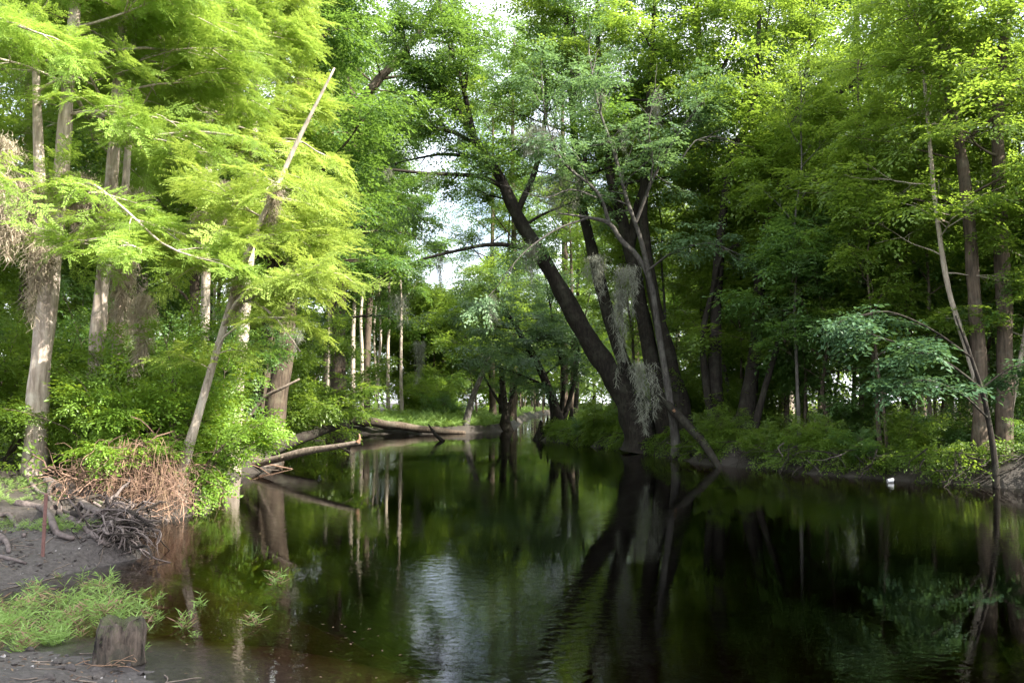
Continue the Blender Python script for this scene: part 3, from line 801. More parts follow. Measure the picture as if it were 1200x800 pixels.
for k, (pts, r, lab) in enumerate([
        ([(1148, 555), (1148, 450), (1142, 350), (1135, 250), (1121, 150), (1105, 92), (1094, 20), (1088, -60)], 0.17, 'mottled grey tree whose upper stem fans into several thin upright branches'),
        ([(1176, 553), (1178, 400), (1172, 250), (1170, 120), (1182, 0), (1186, -70)], 0.19, 'straight mottled tree nearest the edge of the view, lit in patches high on its trunk'),
        ([(1160, 556), (1142, 440), (1112, 340), (1096, 240), (1088, 150), (1080, 60)], 0.075, 'thin grey stemmed sapling leaning inward from the foot of the two mottled trees'),
        ([(1168, 555), (1188, 460), (1204, 370), (1215, 260)], 0.07, 'thin sapling leaning outward from the foot of the two mottled trees')]):
    lb = [(px([(1105, 95), (1085, 50), (1062, 0)], 18.4), 0.05, {}), (px([(1108, 100), (1112, 40), (1110, -40)], 18.4), 0.05, {})] if k == 0 else []
    key_tree('riverside_tree', 31 + k, at(*pts[0], 18.6), px(pts, 18.6), np.linspace(1, 0.25, len(pts)) ** 0.7 * r, 'bark_mid' if k < 2 else 'bark_pale', 'leaf_a', lab, 'tree',
             limbs=lb, flute=0.4, auto=dict(nl=[16, 15, 8, 6][k], u0=0.45, L=[2.8, 2.8, 1.5, 1.3][k]), **dict(RB, sub=7, ssc=0.75))
key_tree('overhanging_shrub', 36, at(1166, 545, 17.2),
         px([(1166, 545), (1160, 500), (1150, 455), (1135, 410), (1120, 370)], 17.2), [0.06, 0.05, 0.045, 0.035, 0.02], 'bark_dark', 'leaf_shade_blue',
         'shrub with large shade-tinted bluish leaves in flat layers reaching over the dark water', 'shrub',
         limbs=[(px([(1150, 455), (1110, 425), (1060, 405), (1010, 388)], [17.2, 16.8, 16.4, 16.2]), 0.03, dict(sub=8)),
                (px([(1158, 490), (1125, 460), (1085, 445), (1060, 450)], [17.2, 16.8, 16.4, 16.2]), 0.025, dict(sub=6)),
                (px([(1140, 420), (1090, 385), (1040, 365), (1000, 372)], [17.2, 17.0, 16.8, 16.6]), 0.025, dict(sub=7)),
                (px([(1150, 455), (1185, 430), (1210, 425)], [17.2, 17.0, 16.8]), 0.02, dict(sub=5))],
         flute=0.1, protos=BROAD_BIG, tilt=0.2, sub=6, subL=0.8, sp=8, ssc=0.62, flat=0.9)

# ------------------------------------------------------------------ far bank and the middle distance
key_tree('far_tree', 41, at(398, 505, 37.5),
         px([(398, 505), (396, 420), (398, 330), (404, 230), (420, 130), (440, 98), (462, 75), (490, 40), (515, 0), (530, -40)], 37),
         [0.42, 0.33, 0.3, 0.27, 0.24, 0.2, 0.18, 0.15, 0.12, 0.05], 'bark_mid', 'leaf_b',
         'tall tree bending over the river with a long bare slanting top across the sky', 'tree',
         limbs=[(px([(420, 130), (400, 70), (395, 0), (390, -60)], 37), 0.16, dict(sub=24, sp=10, subL=2.6)),
                 (px([(448, 92), (480, 90), (515, 105), (545, 118)], [37, 37, 37, 37]), 0.08, dict(sub=20, sp=9, subL=2.0)),
                 (px([(425, 120), (450, 130), (480, 150), (500, 160)], [37, 37, 36.6, 36]), 0.07, dict(sub=16, sp=9, subL=1.8)),
                 (px([(490, 40), (520, 50), (560, 45)], [37, 37, 37]), 0.07, dict(sub=18, sp=9, subL=2.2)),
                (px([(404, 240), (385, 170), (372, 90), (375, 10)], [37, 36.5, 36, 36]), 0.14, dict(sub=20, sp=10, subL=2.2)),
                (px([(400, 300), (440, 250), (470, 240), (500, 262)], [37, 36, 35, 34.5]), 0.09, dict(sub=9))],
         flute=0.4, auto=dict(nl=22, u0=0.2, L=3.6), **dict(RB, ssc=1.0))
key_tree('far_tree', 42, at(546, 496, 46.8),
         px([(546, 496), (552, 470), (562, 445), (572, 418), (580, 380), (585, 330)], 46.8), [0.2, 0.16, 0.14, 0.12, 0.09, 0.04], 'bark_grey', 'leaf_a',
         'small grey tree leaning on the grassy far bank', 'tree', flute=0.3, auto=dict(nl=16, u0=0.35, L=2.8), **dict(RB, ssc=1.0))
key_tree('far_tree', 43, at(592, 503, 50.0),
         px([(592, 503), (592, 480), (588, 440), (584, 380), (580, 320)], 50.0), [0.38, 0.2, 0.16, 0.12, 0.05], 'bark_dark', 'leaf_c',
         'dark forked tree standing at the mouth of the narrow channel', 'tree',
         limbs=[(px([(593, 485), (605, 450), (620, 420), (640, 395)], 50), 0.14, dict(sub=10)), (px([(591, 480), (575, 455), (560, 425)], 50), 0.12, dict(sub=8))],
         flute=0.7, auto=dict(nl=14, u0=0.4, L=3.0), **dict(RB, ssc=1.0))
key_tree('far_tree', 44, at(656, 503, 39.0),
         px([(656, 503), (648, 470), (632, 430), (612, 395), (590, 360)], [39, 39, 39, 38.5, 38]), [0.4, 0.22, 0.18, 0.13, 0.05], 'bark_dark', 'leaf_c',
         'many stemmed dark tree leaning over the water at the point by the channel', 'tree',
         limbs=[(px([(660, 495), (672, 450), (680, 400), (690, 350)], 39), 0.14, dict(sub=10)), (px([(655, 490), (640, 455), (612, 440), (585, 430)], [39, 38.6, 38, 37.6]), 0.1, dict(sub=9)),
                (px([(658, 490), (660, 440), (650, 390), (640, 330)], 39), 0.12, dict(sub=12))],
         flute=0.6, auto=dict(nl=10, u0=0.4, L=2.6), **dict(RB, ssc=0.95))

# ------------------------------------------------------------------ woods behind: every tree its own object, a few shapes repeated
GENS = {}
def gen(key, *a, **k):
    GENS[key] = make_tree(*a, **k)
    GENS[key]["_used"] = False
gen('fresh', 'broadleaf_tree', 101, 17, 0.20, 'bark_mid', 'leaf_a', 'tree', 'tree', hc=0.25, nl=14, limbL=3.4, sub=6, subL=1.6, sp=8, ssc=1.0)
gen('fresh2', 'broadleaf_tree', 102, 19, 0.24, 'bark_dark', 'leaf_a', 'tree', 'tree', hc=0.38, nl=14, limbL=3.8, sub=6, subL=1.8, sp=8, ssc=1.0, lean=(1.0, 0.5))
gen('dark', 'broadleaf_tree', 103, 20, 0.24, 'bark_dark', 'leaf_b', 'tree', 'tree', hc=0.4, nl=14, limbL=3.6, sub=6, subL=1.8, sp=8, ssc=1.0)
gen('pole', 'slender_tree', 104, 21, 0.17, 'bark_pale', 'leaf_a', 'tree', 'tree', hc=0.5, nl=15, limbL=2.6, sub=6, subL=1.5, sp=8, ssc=1.0)
gen('pole2', 'slender_tree', 105, 18, 0.13, 'bark_pale', 'leaf_b', 'tree', 'tree', hc=0.45, nl=16, limbL=2.6, sub=6, subL=1.5, sp=10, ssc=1.0, lean=(-0.8, 0.3))
gen('airy', 'thin_crowned_tree', 110, 19, 0.2, 'bark_mid', 'leaf_b', 'tree', 'tree', hc=0.35, nl=17, limbL=3.4, sub=6, subL=1.6, sp=7, ssc=0.9)
gen('sapling', 'sapling', 111, 9.5, 0.05, 'bark_mid', 'leaf_a', 'tree', 'sapling', hc=0.3, nl=13, limbL=1.3, sub=4, subL=0.8, sp=6, ssc=0.75, lean=(-0.7, -0.3), wig=0.1, elev=(0.2, 0.8))
gen('sapling2', 'sapling', 112, 12, 0.06, 'bark_grey', 'leaf_a', 'tree', 'sapling', hc=0.4, nl=13, limbL=1.4, sub=4, subL=0.9, sp=6, ssc=0.75, lean=(0.5, 0.2), wig=0.08, elev=(0.2, 0.8))
gen('under', 'understory_tree', 106, 8, 0.08, 'bark_mid', 'leaf_a', 'tree', 'tree', hc=0.2, nl=15, limbL=2.4, sub=6, subL=1.2, sp=7, ssc=0.9, elev=(0, 0.5))
gen('under2', 'understory_tree', 107, 6.5, 0.07, 'bark_mid', 'leaf_b', 'tree', 'tree', hc=0.15, nl=15, limbL=2.2, sub=6, subL=1.2, sp=7, ssc=0.9, elev=(0, 0.5), lean=(0.8, -0.6))
GENS['shrub'] = make_shrub('woodland_shrub', 108, 2.2, 'shrub', 'shrub', 'leaf_a', stems=9, spreadr=0.8, sub=8, subL=0.7, sp=7, ssc=0.6, t0=0.1)
GENS['shrub2'] = make_shrub('woodland_shrub', 109, 1.6, 'shrub', 'shrub', 'leaf_b', stems=9, spreadr=1.0, sub=8, subL=0.6, sp=7, ssc=0.55, t0=0.1)
for q in ('shrub', 'shrub2'): GENS[q]["_used"] = False

def plant(key, x, y, rz, sc, label, group):
    src = GENS[key]
    z = hz(x, y) - 0.03
    if not src["_used"]:
        src["_used"] = True
        src.location = (x, y, z); src.rotation_euler = (0, 0, rz); src.scale = (sc, sc, sc)
        src["label"] = label
        if group: src["group"] = group
        return src
    return dup(src, (x, y, z), rz, sc, label, group)

rw = np.random.default_rng(77)
placed = []
def free(x, y, d):
    return all((x - a) ** 2 + (y - b) ** 2 > d * d for a, b in placed)
for o in C.objects:
    if o.parent is None and o.get("category") == "tree" and not any(o == g for g in GENS.values()):
        placed.append((o.location.x, o.location.y))

KIND_WORDS = {'sapling': 'thin brown stemmed sapling', 'sapling2': 'thin grey stemmed sapling', 'airy': 'thin crowned leafy tree', 'fresh': 'leafy brown trunked tree', 'fresh2': 'leafy dark trunked tree', 'dark': 'tall dark green tree',
              'pole': 'straight slender pale trunked tree', 'pole2': 'slim leaning pale trunked tree',
              'under': 'low spreading fresh green tree', 'under2': 'low leaning darker green tree', 'shrub': 'fresh green many stemmed shrub', 'shrub2': 'small dark leaved shrub'}
lane = lambda x, y: not (33.5 < 0.5 * x + 0.866 * y < 41.5 and 1 < x < 20 and y < 46)
def wood_zone(n, xr, yr, dmin, dshore, keys, where, test=lane, scr=(0.8, 1.15)):
    got = tries = 0
    while got < n and tries < n * 60:
        tries += 1
        x, y = rw.uniform(*xr), rw.uniform(*yr)
        if x < -0.66 * y - 6 or x > 0.63 * y + (1.0 if y < 34 else 6): continue
        if test and not test(x, y): continue
        if not free(x, y, dmin): continue
        d = sdist(np.array([[x, y]]))[0]
        if d < dshore[0] or d > dshore[1]: continue
        key = keys[rw.integers(0, len(keys))]
        placed.append((x, y))
        plant(key, x, y, rw.uniform(0, 6.28), rw.uniform(*scr), KIND_WORDS[key] + ' ' + where, KIND_WORDS[key] + ' ' + where)
        got += 1
    return got

inner_gap = lambda x, y: not (y > 44 and -0.16 < x / y < -0.02)       # the low wood below the bright gap in the canopy
# opposite bank
for x, y, key, sc, lab in ((-0.8, 66, 'fresh2', 0.95, 'leafy tree on the inside of the narrow channel'), (3.6, 50, 'fresh', 0.85, 'leafy tree at the mouth of the narrow channel'), (4.4, 57, 'dark', 0.85, 'dark tree beside the narrow channel'),
                           (-0.9, 74, 'under', 1.1, 'low tree well up the inside of the narrow channel'), (0.4, 82, 'under2', 1.2, 'low darker tree up the narrow channel'), (1.0, 94, 'under', 1.2, 'low tree near the head of the narrow channel'),
                           (2.8, 101, 'fresh', 0.7, 'bushy tree near the head of the narrow channel'), (-0.8, 97, 'under', 1.3, 'round low tree at the head of the narrow channel'), (4.2, 109, 'under', 1.4, 'low tree closing the end of the channel'),
                           (1.4, 114, 'fresh', 0.8, 'leafy tree closing the end of the channel')):
    plant(key, x, y, rw.uniform(0, 6.28), sc, lab, None); placed.append((x, y))
wood_zone(4, (5, 26), (27, 42), 2.8, (3.0, 9), ['fresh2', 'airy', 'dark'], 'behind the dark trunks on the shaded bank')
wood_zone(10, (4, 36), (33, 62), 3.6, (6, 24), ['fresh', 'airy', 'pole', 'pole2', 'pole'], 'deep in the wood beyond the shaded bank')
wood_zone(9, (5, 44), (34, 75), 2.6, (10, 60), ['pole', 'pole2', 'fresh'], 'farthest back in the wood beyond the shaded bank')
wood_zone(16, (3, 26), (24, 44), 1.5, (3.5, 12), ['under', 'under2'], 'under the tall trees on the shaded bank')
wood_zone(6, (8, 16), (18, 26), 1.5, (2.0, 6), ['under', 'under2'], 'low on the shaded bank near the edge of the view', scr=(0.6, 0.9))
wood_zone(22, (4, 18), (18, 40), 0.9, (0.7, 7), ['sapling', 'sapling2'], 'among the dark trunks on the shaded bank')
# left bank
wood_zone(16, (-30, -8), (14, 44), 2.0, (1.8, 24), ['fresh', 'pole', 'pole2', 'dark'], 'in the wood behind the sunlit cypresses')
wood_zone(10, (-24, -8), (15, 44), 1.4, (1.2, 12), ['under', 'under2'], 'under the trees behind the sunlit cypresses')
# far bank
for k, (a, yy, key) in enumerate([(404, 49.5, 'pole2'), (414, 50.5, 'pole'), (424, 49.0, 'pole2'), (441, 53, 'pole2'), (455, 55, 'pole'), (472, 52, 'pole2'), (384, 50, 'pole'), (396, 53, 'pole2'), (432, 58, 'pole')]):
    q = at(a, 480, yy); placed.append((q[0], yy))
    plant(key, q[0], yy, rw.uniform(0, 6.28), rw.uniform(0.8, 0.95), KIND_WORDS[key] + ' at the back of the far bank grass', KIND_WORDS[key] + ' at the back of the far bank grass')
for a, yy, sc in ((430, 51, 1.2), (385, 52, 1.3), (600, 63, 1.6), (578, 70, 1.5), (660, 58, 1.5)):
    q = at(a, 480, yy); placed.append((q[0], yy))
    plant('airy', q[0], yy, rw.uniform(0, 6.28), sc, 'tall thin crowned tree against the bright sky beyond the far bank', 'tall thin crowned trees against the sky')
wood_zone(18, (-34, 0), (48, 80), 2.2, (2.5, 40), ['pole', 'pole2', 'fresh', 'dark'], 'in the wood behind the grassy far bank', inner_gap)
wood_zone(14, (-10, 0), (60, 78), 1.6, (3, 40), ['under', 'under2'], 'below the bright sky gap behind the grassy far bank', scr=(1.0, 1.35))
wood_zone(6, (-26, -3), (52, 66), 1.8, (5, 16), ['under', 'under2'], 'along the back of the grassy far bank')
wood_zone(8, (3.5, 16), (48, 95), 2.0, (1.2, 14), ['under', 'fresh', 'under2'], 'beside the narrow channel')
wood_zone(9, (-6, 16), (95, 135), 2.0, (1.2, 14), ['under', 'fresh', 'dark'], 'at the end of the narrow channel')
for x, y, key, sc in ((-3, 124, 'under', 1.5), (0.5, 123, 'fresh', 0.8), (3.5, 122.5, 'under2', 1.6), (6.5, 123.5, 'under', 1.5), (9, 122.5, 'fresh', 0.8), (12, 121, 'under2', 1.5), (5, 127, 'dark', 0.9), (1.8, 120, 'under2', 1.3)):
    plant(key, x, y, rw.uniform(0, 6.28), sc, KIND_WORDS[key] + ' closing the end of the narrow channel', KIND_WORDS[key] + ' closing the end of the narrow channel')
# shrubs
wood_zone(12, (3, 13), (16, 36), 0.8, (0.35, 1.2), ['shrub2', 'shrub'], 'at the edge of the shaded cut bank', scr=(0.35, 0.7))
wood_zone(22, (2, 24), (17, 46), 1.0, (0.9, 6), ['shrub', 'shrub2'], 'on the shaded bank', scr=(0.7, 1.2))
wood_zone(10, (-16, -7), (16.5, 40), 1.0, (0.8, 6), ['shrub', 'shrub2'], 'among the sunlit cypress trunks', scr=(0.7, 1.2))
wood_zone(10, (-20, 0), (48, 60), 1.2, (3, 9), ['shrub', 'shrub2'], 'behind the far bank grass', scr=(0.9, 1.4))
# beside and behind the viewpoint : these shade the near mud
for x, y, key, sc in ((10.6, -0.6, 'fresh', 1.08), (14.5, -2.2, 'dark', 1.0), (18, -5, 'dark', 1.0)):
    plant(key, x, y, rw.uniform(0, 6.28), sc, KIND_WORDS[key] + ' beyond the edge of the view', KIND_WORDS[key] + ' beyond the edge of the view')
    placed.append((x, y))

# the far woods : one mass beyond the trees one can tell apart
rf = np.random.default_rng(5)
cr = Crown()
for k in range(8200):
    an = rf.uniform(-0.75, 0.75) if k < 7000 else rf.uniform(-0.03, 0.1); r = rf.uniform(72, 112)
    x, y = r * math.sin(an), r * math.cos(an)
    if -0.02 < x / y < 0.085:
        r = rf.uniform(122, 140); x, y = r * math.sin(an), r * math.cos(an)
    top = 13 + 6 * vnoise(np.array([an * 30]), np.array([r * 0.06]), 3)[0]
    if -0.14 < x / y < -0.05: top = 10
    z = top * rf.random() ** 0.8
    if vnoise(np.array([x * 0.35 + z * 0.13]), np.array([y * 0.35 + z * 0.4]), 21)[0] < 0.3: continue
    cr.put((x, y, z + 0.5), (rf.normal(), rf.normal(), rf.normal(-0.1, 0.3)), rf.uniform(1.6, 3.0))
fw = cr.build('far_woods', M['leaf_a'], None, rf, COARSE, 0.4)
tag(fw, 'hazy mass of green woodland far behind the river', 'woods', None, 'stuff')

# ------------------------------------------------------------------ small things
def gp(a, b, lift=0.0):
    """where the sight line through photo pixel (a, b) meets the ground or the water"""
    Ys = np.linspace(3.5, 70, 2600)
    pts = np.array([at(a, b, 1.0) - [0, 0, CAM_H]]) * Ys[:, None] + [0, 0, CAM_H]
    h = np.maximum(height(pts[:, 0], pts[:, 1]), 0.0)
    k = int(np.argmax(pts[:, 2] <= h))
    return np.array([pts[k, 0], pts[k, 1], h[k] + lift])

def at_root(acc_pts, root):
    return np.asarray(acc_pts) - np.array(root.location)

# leafy bushes on the left bank
BUSH = dict(sub=10, subL=0.75, sp=9, ssc=0.46, t0=0.2)
for k, (x, y, H, st, lab, lm) in enumerate([
        (-6.1, 13.9, 2.6, 11, 'big bright leafy bush bulging over the dry vine tangle', 'leaf_bush'),
        (-6.95, 14.4, 2.0, 8, 'leafy bush between the brown cypress and the thick pale one', 'leaf_bush'),
        (-5.55, 13.6, 1.7, 9, 'bright low bush at the foot of the slender leaning cypress', 'leaf_bush'),
        (-6.4, 16.4, 2.6, 9, 'bush leaning over the water behind the slender leaning cypress', 'leaf_bush'),
        (-9.4, 14.8, 2.8, 10, 'tall leafy bush in the shade behind the thick pale cypress', 'leaf_a'),
        (-9.6, 12.6, 1.1, 9, 'low green bush beside the foot of the thick pale cypress', 'leaf_a'),
        (-8.9, 17.0, 3.4, 10, 'deep green bush far behind the bleached slim cypress', 'leaf_b'),
        (-6.9, 17.5, 3.0, 10, 'deep green bush behind the slender leaning cypress', 'leaf_b')]):
    make_shrub('leafy_bush', 200 + k, H, lab, 'bush', lm, 'bark_mid', stems=st, spreadr=0.5, loc=(x, y, hz(x, y)), **BUSH)
rk = np.random.default_rng(303)
make_shrub('hanging_shrub', 210, 5.5, 'dark green shrub spilling over the water beyond the driftwood logs', 'shrub', 'leaf_a', 'bark_mid', stems=10, spreadr=0.8,
           loc=(-7.8, 29.0, hz(-7.8, 29.0)), sub=12, subL=1.4, sp=10, ssc=0.8)
make_shrub('hanging_shrub', 211, 5.0, 'green shrub leaning out over the river bend before the grassy far bank', 'shrub', 'leaf_a', 'bark_mid', stems=10, spreadr=0.8,
           loc=(-9.6, 34.0, hz(-9.6, 34.0)), sub=9, subL=1.3, sp=9, ssc=0.85)

# tangle of dry vines on the left bank
t = thing('vine_tangle', (-5.7, 12.7, 0.0), 'brown tangle of dry vines and roots spilling down the bank under the leafy bush', 'vine tangle')
acc = Acc()
for k in range(850):
    cx = -6.85 + 1.8 * rk.random() ** 0.75
    cy = 12.2 + 1.3 * rk.random() + 0.25 * (cx + 6)
    z0 = max(hz(cx, cy), 0) + rk.uniform(0.05, 0.8) * (0.55 + 0.45 * (cx > -6.3))
    dr = np.array([rk.normal(0.1, 0.6), rk.normal(-0.6, 0.5), rk.normal(-0.15, 0.55)])
    pts = wander(rk, (cx, cy, z0), dr, rk.uniform(0.3, 0.95), 6, 0, 0.45, 0.3)
    pts[:, 2] = np.maximum(pts[:, 2], -0.12)
    r = rk.uniform(0.0025, 0.007) * (2.6 if rk.random() < 0.07 else 1)
    acc.tube(at_root(pts, t), np.linspace(r, r * 0.45, len(pts)), 4, step=0.1, tint=np.clip(rk.normal(0.45, 0.25), 0.02, 1))
acc.build('vine', M['vine'], t)
acc = Acc()
for k in range(330):
    cx, cy = rk.uniform(-6.1, -5.2), rk.uniform(12.3, 13.1)
    z0 = rk.uniform(0.25, 1.25)
    pts = wander(rk, (cx, cy, z0), (rk.normal(0.1, 0.2), rk.normal(-0.25, 0.2), -1), rk.uniform(0.4, 1.1), 5, 0, 0.15, 0.1)
    pts[:, 2] = np.maximum(pts[:, 2], -0.05)
    acc.tube(at_root(pts, t), np.linspace(0.0035, 0.0015, len(pts)), 3, tint=rk.uniform(0, 1))
acc.build('hanging_strands', M['deadmoss'], t)

# exposed roots on the mud bank : each root a part
t = thing('root_tangle', gp(120, 620), 'heap of bare grey roots along the muddy bank edge below the thick pale cypress', 'roots')
R_ = [([(20, 592), (50, 598), (60, 612), (68, 628), (86, 634)], .042), ([(63, 597), (70, 604), (78, 614)], .04), ([(84, 612), (100, 621), (115, 634), (128, 645)], .045),
      ([(55, 566), (75, 578), (95, 592), (115, 604), (134, 612)], .055), ([(0, 606), (10, 605), (18, 616), (28, 630)], .035), ([(0, 632), (8, 638), (10, 650)], .03),
      ([(60, 565), (58, 585), (75, 600), (92, 606)], .03), ([(70, 575), (90, 580), (120, 592), (140, 600)], .035), ([(80, 572), (110, 585), (135, 592)], .05),
      ([(115, 572), (130, 585), (134, 592)], .05), ([(30, 560), (45, 578), (66, 584), (80, 586)], .03), ([(0, 655), (15, 658), (30, 662)], .02), ([(96, 606), (104, 598), (120, 606), (128, 622), (133, 640)], .03)]
for pts, r in R_:
    r *= 1.25; w3 = np.array([gp(a, b, r * 0.6) for a, b in pts])
    acc = Acc(); acc.tube(at_root(w3, t), np.linspace(r, r * 0.55, len(w3)), 8, rk, 0.2, step=0.06)
    acc.build('root', M['root'], t, smooth=True)
for k in range(88):
    a, b = (rk.uniform(70, 160), rk.uniform(584, 628)) if k < 48 else (rk.uniform(118, 166), rk.uniform(596, 640))
    p = gp(a, b, rk.uniform(0.02, 0.14))
    r = rk.uniform(0.008, 0.030)
    ang = rk.normal(-0.35, 0.8)
    pts = wander(rk, p, (math.cos(ang), math.sin(ang), rk.normal(0, 0.25)), rk.uniform(0.35, 0.8), 7, 0, 0.42, 0.22)
    hh = np.maximum(height(pts[:, 0], pts[:, 1]), -0.06)
    pts[:, 2] = np.maximum(pts[:, 2], hh + r * 0.3)
    pts[:, 2] = np.minimum(pts[:, 2], hh + 0.38)
    acc = Acc(); acc.tube(at_root(pts, t), np.linspace(r, r * 0.35, len(pts)), 7, rk, 0.35, step=0.05)
    for q in range(2):
        jf = rk.integers(1, 5)
        fk = wander(rk, pts[jf], nrm(pts[jf + 1] - pts[jf]) + rk.normal(0, 0.5, 3), rk.uniform(0.15, 0.4), 5, 0, 0.35, 0.3)
        fk[:, 2] = np.maximum(fk[:, 2], np.maximum(height(fk[:, 0], fk[:, 1]), -0.06))
        acc.tube(at_root(fk, t), np.linspace(r * 0.55, r * 0.15, len(fk)), 5, rk, 0.3, step=0.05)
    acc.build('root', M['root'] if rk.random() < 0.55 else M['rootdark'], t, smooth=True)

# rusty stake
m, N, L = new_mat('rusted_steel')
out = N.new("ShaderNodeOutputMaterial"); p = N.new("ShaderNodeBsdfPrincipled"); p.inputs["Roughness"].default_value = 0.75; p.inputs["Metallic"].default_value = 0.2
n1 = N.new("ShaderNodeTexNoise"); n1.inputs["Scale"].default_value = 30; n1.inputs["Detail"].default_value = 6
tc = N.new("ShaderNodeTexCoord"); L.new(tc.outputs["Object"], n1.inputs[0])
r1 = N.new("ShaderNodeValToRGB"); r1.color_ramp.elements[0].color = (0.07, 0.035, 0.03, 1); r1.color_ramp.elements[1].color = (0.23, 0.115, 0.10, 1)
L.new(n1.outputs[0], r1.inputs[0]); L.new(r1.outputs[0], p.inputs["Base Color"]); L.new(p.outputs[0], out.inputs[0])
M['rust'] = m
b_ = gp(50, 652)
t = thing('metal_stake', b_, 'rusty upright metal stake stuck in the mud beside the roots', 'stake')
top_ = at(54, 579, b_[1] - 0.02) - b_
acc = Acc(); acc.tube(np.array([-0.35 * top_, [0, 0, 0], top_ * 0.5, top_]), [0.018, 0.018, 0.018, 0.018], 10); acc.build('pipe', M['rust'], t)
acc = Acc(); acc.tube(np.array([top_ * 0.50, top_ * 0.505, top_ * 0.525, top_ * 0.53]), [0.019, 0.024, 0.024, 0.019], 10); acc.build('collar', M['rust'], t)

# rotten stump
b_ = gp(141, 776)
t = thing('tree_stump', b_, 'rotten mossy stump with a split top at the water edge among the grass', 'stump')
SR = 0.156
ns, nz = 72, 26
a = np.linspace(0, 2 * np.pi, ns, endpoint=False)
lob = 1 + 0.07 * np.cos(3 * a + 0.6) + 0.05 * np.cos(5 * a + 1.0) + 0.022 * np.sin(11 * a) + 0.014 * np.sin(17 * a + 1) - 0.06 * np.exp(-((np.angle(np.exp(1j * (a + 1.15)))) / 0.07) ** 2) - 0.05 * np.exp(-((np.angle(np.exp(1j * (a + 2.2)))) / 0.09) ** 2)
topz = 0.275 + 0.018 * np.cos(2 * a + 0.5) + 0.010 * np.cos(4 * a) + 0.004 * np.sin(9 * a) - 0.035 * np.exp(-((np.angle(np.exp(1j * (a + 1.0)))) / 0.22) ** 2) - 0.03 * np.exp(-((np.angle(np.exp(1j * (a - 1.9)))) / 0.3) ** 2)
V = []
for i in range(nz + 1):
    f = i / nz
    rr_ = SR * (lob + 0.05 * np.sin(7 * a + 2 + 2.5 * f) * np.sin(5 * f + a)) * (1.04 + 0.22 * max(0, 0.45 - f) * (1 + 0.5 * np.sin(5 * a)) - 0.10 * f - 0.10 * max(0, f - 0.85) ** 1.3 * 14) + 0.004 * np.sin(13 * a + f * 8) + rk.normal(0, 0.0016, ns)
    V.append(np.stack([rr_ * np.cos(a), rr_ * np.sin(a), -0.15 + f * (topz + 0.15)], 1))
for f, dz in ((0.80, 0.012), (0.66, 0.006), (0.48, -0.012), (0.28, -0.05), (0.02, -0.075)):
    rr_ = SR * lob * f
    V.append(np.stack([rr_ * np.cos(a), rr_ * np.sin(a), topz * 0.9 + 0.03 + dz + rk.normal(0, 0.004, ns)], 1))
nr = len(V)
i, j = np.meshgrid(np.arange(nr - 1), np.arange(ns), indexing='ij')
F = np.stack([i * ns + j, i * ns + (j + 1) % ns, (i + 1) * ns + (j + 1) % ns, (i + 1) * ns + j], -1).reshape(-1, 4)
acc = Acc(); acc.add(np.vstack(V), F)
M['stump'] = bark_mat('rotten_wood', (0.010, 0.008, 0.007), (0.16, 0.125, 0.10), (0.055, 0.055, 0.045), 0.8, 7, 0.2, 1.0)
nt_ = M['stump'].node_tree; N, L = nt_.nodes, nt_.links
pb = [q for q in N if q.type == 'BSDF_PRINCIPLED'][0]
old = pb.inputs["Base Color"].links[0].from_socket
ge = N.new("ShaderNodeNewGeometry"); sx = N.new("ShaderNodeSeparateXYZ"); L.new(ge.outputs["True Normal"], sx.inputs[0])
tc_ = N.new("ShaderNodeTexCoord"); no_ = N.new("ShaderNodeTexNoise"); no_.inputs["Scale"].default_value = 16; no_.inputs["Detail"].default_value = 6; L.new(tc_.outputs["Object"], no_.inputs[0])
ad = N.new("ShaderNodeMath"); ad.operation = 'ADD'; L.new(sx.outputs[2], ad.inputs[0]); L.new(no_.outputs[0], ad.inputs[1])
mr_ = N.new("ShaderNodeMapRange"); mr_.inputs[1].default_value = 0.75; mr_.inputs[2].default_value = 1.15; mr_.inputs[4].default_value = 0.85; L.new(ad.outputs[0], mr_.inputs[0])
mg = N.new("ShaderNodeMixRGB"); mg.inputs[2].default_value = (0.075, 0.085, 0.04, 1); L.new(mr_.outputs[0], mg.inputs[0]); L.new(old, mg.inputs[1]); L.new(mg.outputs[0], pb.inputs["Base Color"])
acc.build('wood', M['stump'], t, smooth=True)
acc = Acc()
for k in range(9):
    an = rk.uniform(-2.6, -0.4); q = np.array([math.cos(an) * 0.19, math.sin(an) * 0.19, 0.02])
    pts = wander(rk, q + [0, 0, rk.uniform(0, 0.02)], (rk.normal(), rk.normal() * 0.5, 0.15), rk.uniform(0.12, 0.3), 5, 0, 0.35, 0.15)
    acc.tube(pts, np.linspace(0.0035, 0.0015, len(pts)), 4, step=0.03)
d_ = thing('dry_stems', b_, 'pale dry stems curled round the foot of the rotten stump', 'dry stems')
acc.build('straw', M['deadmoss'], d_)

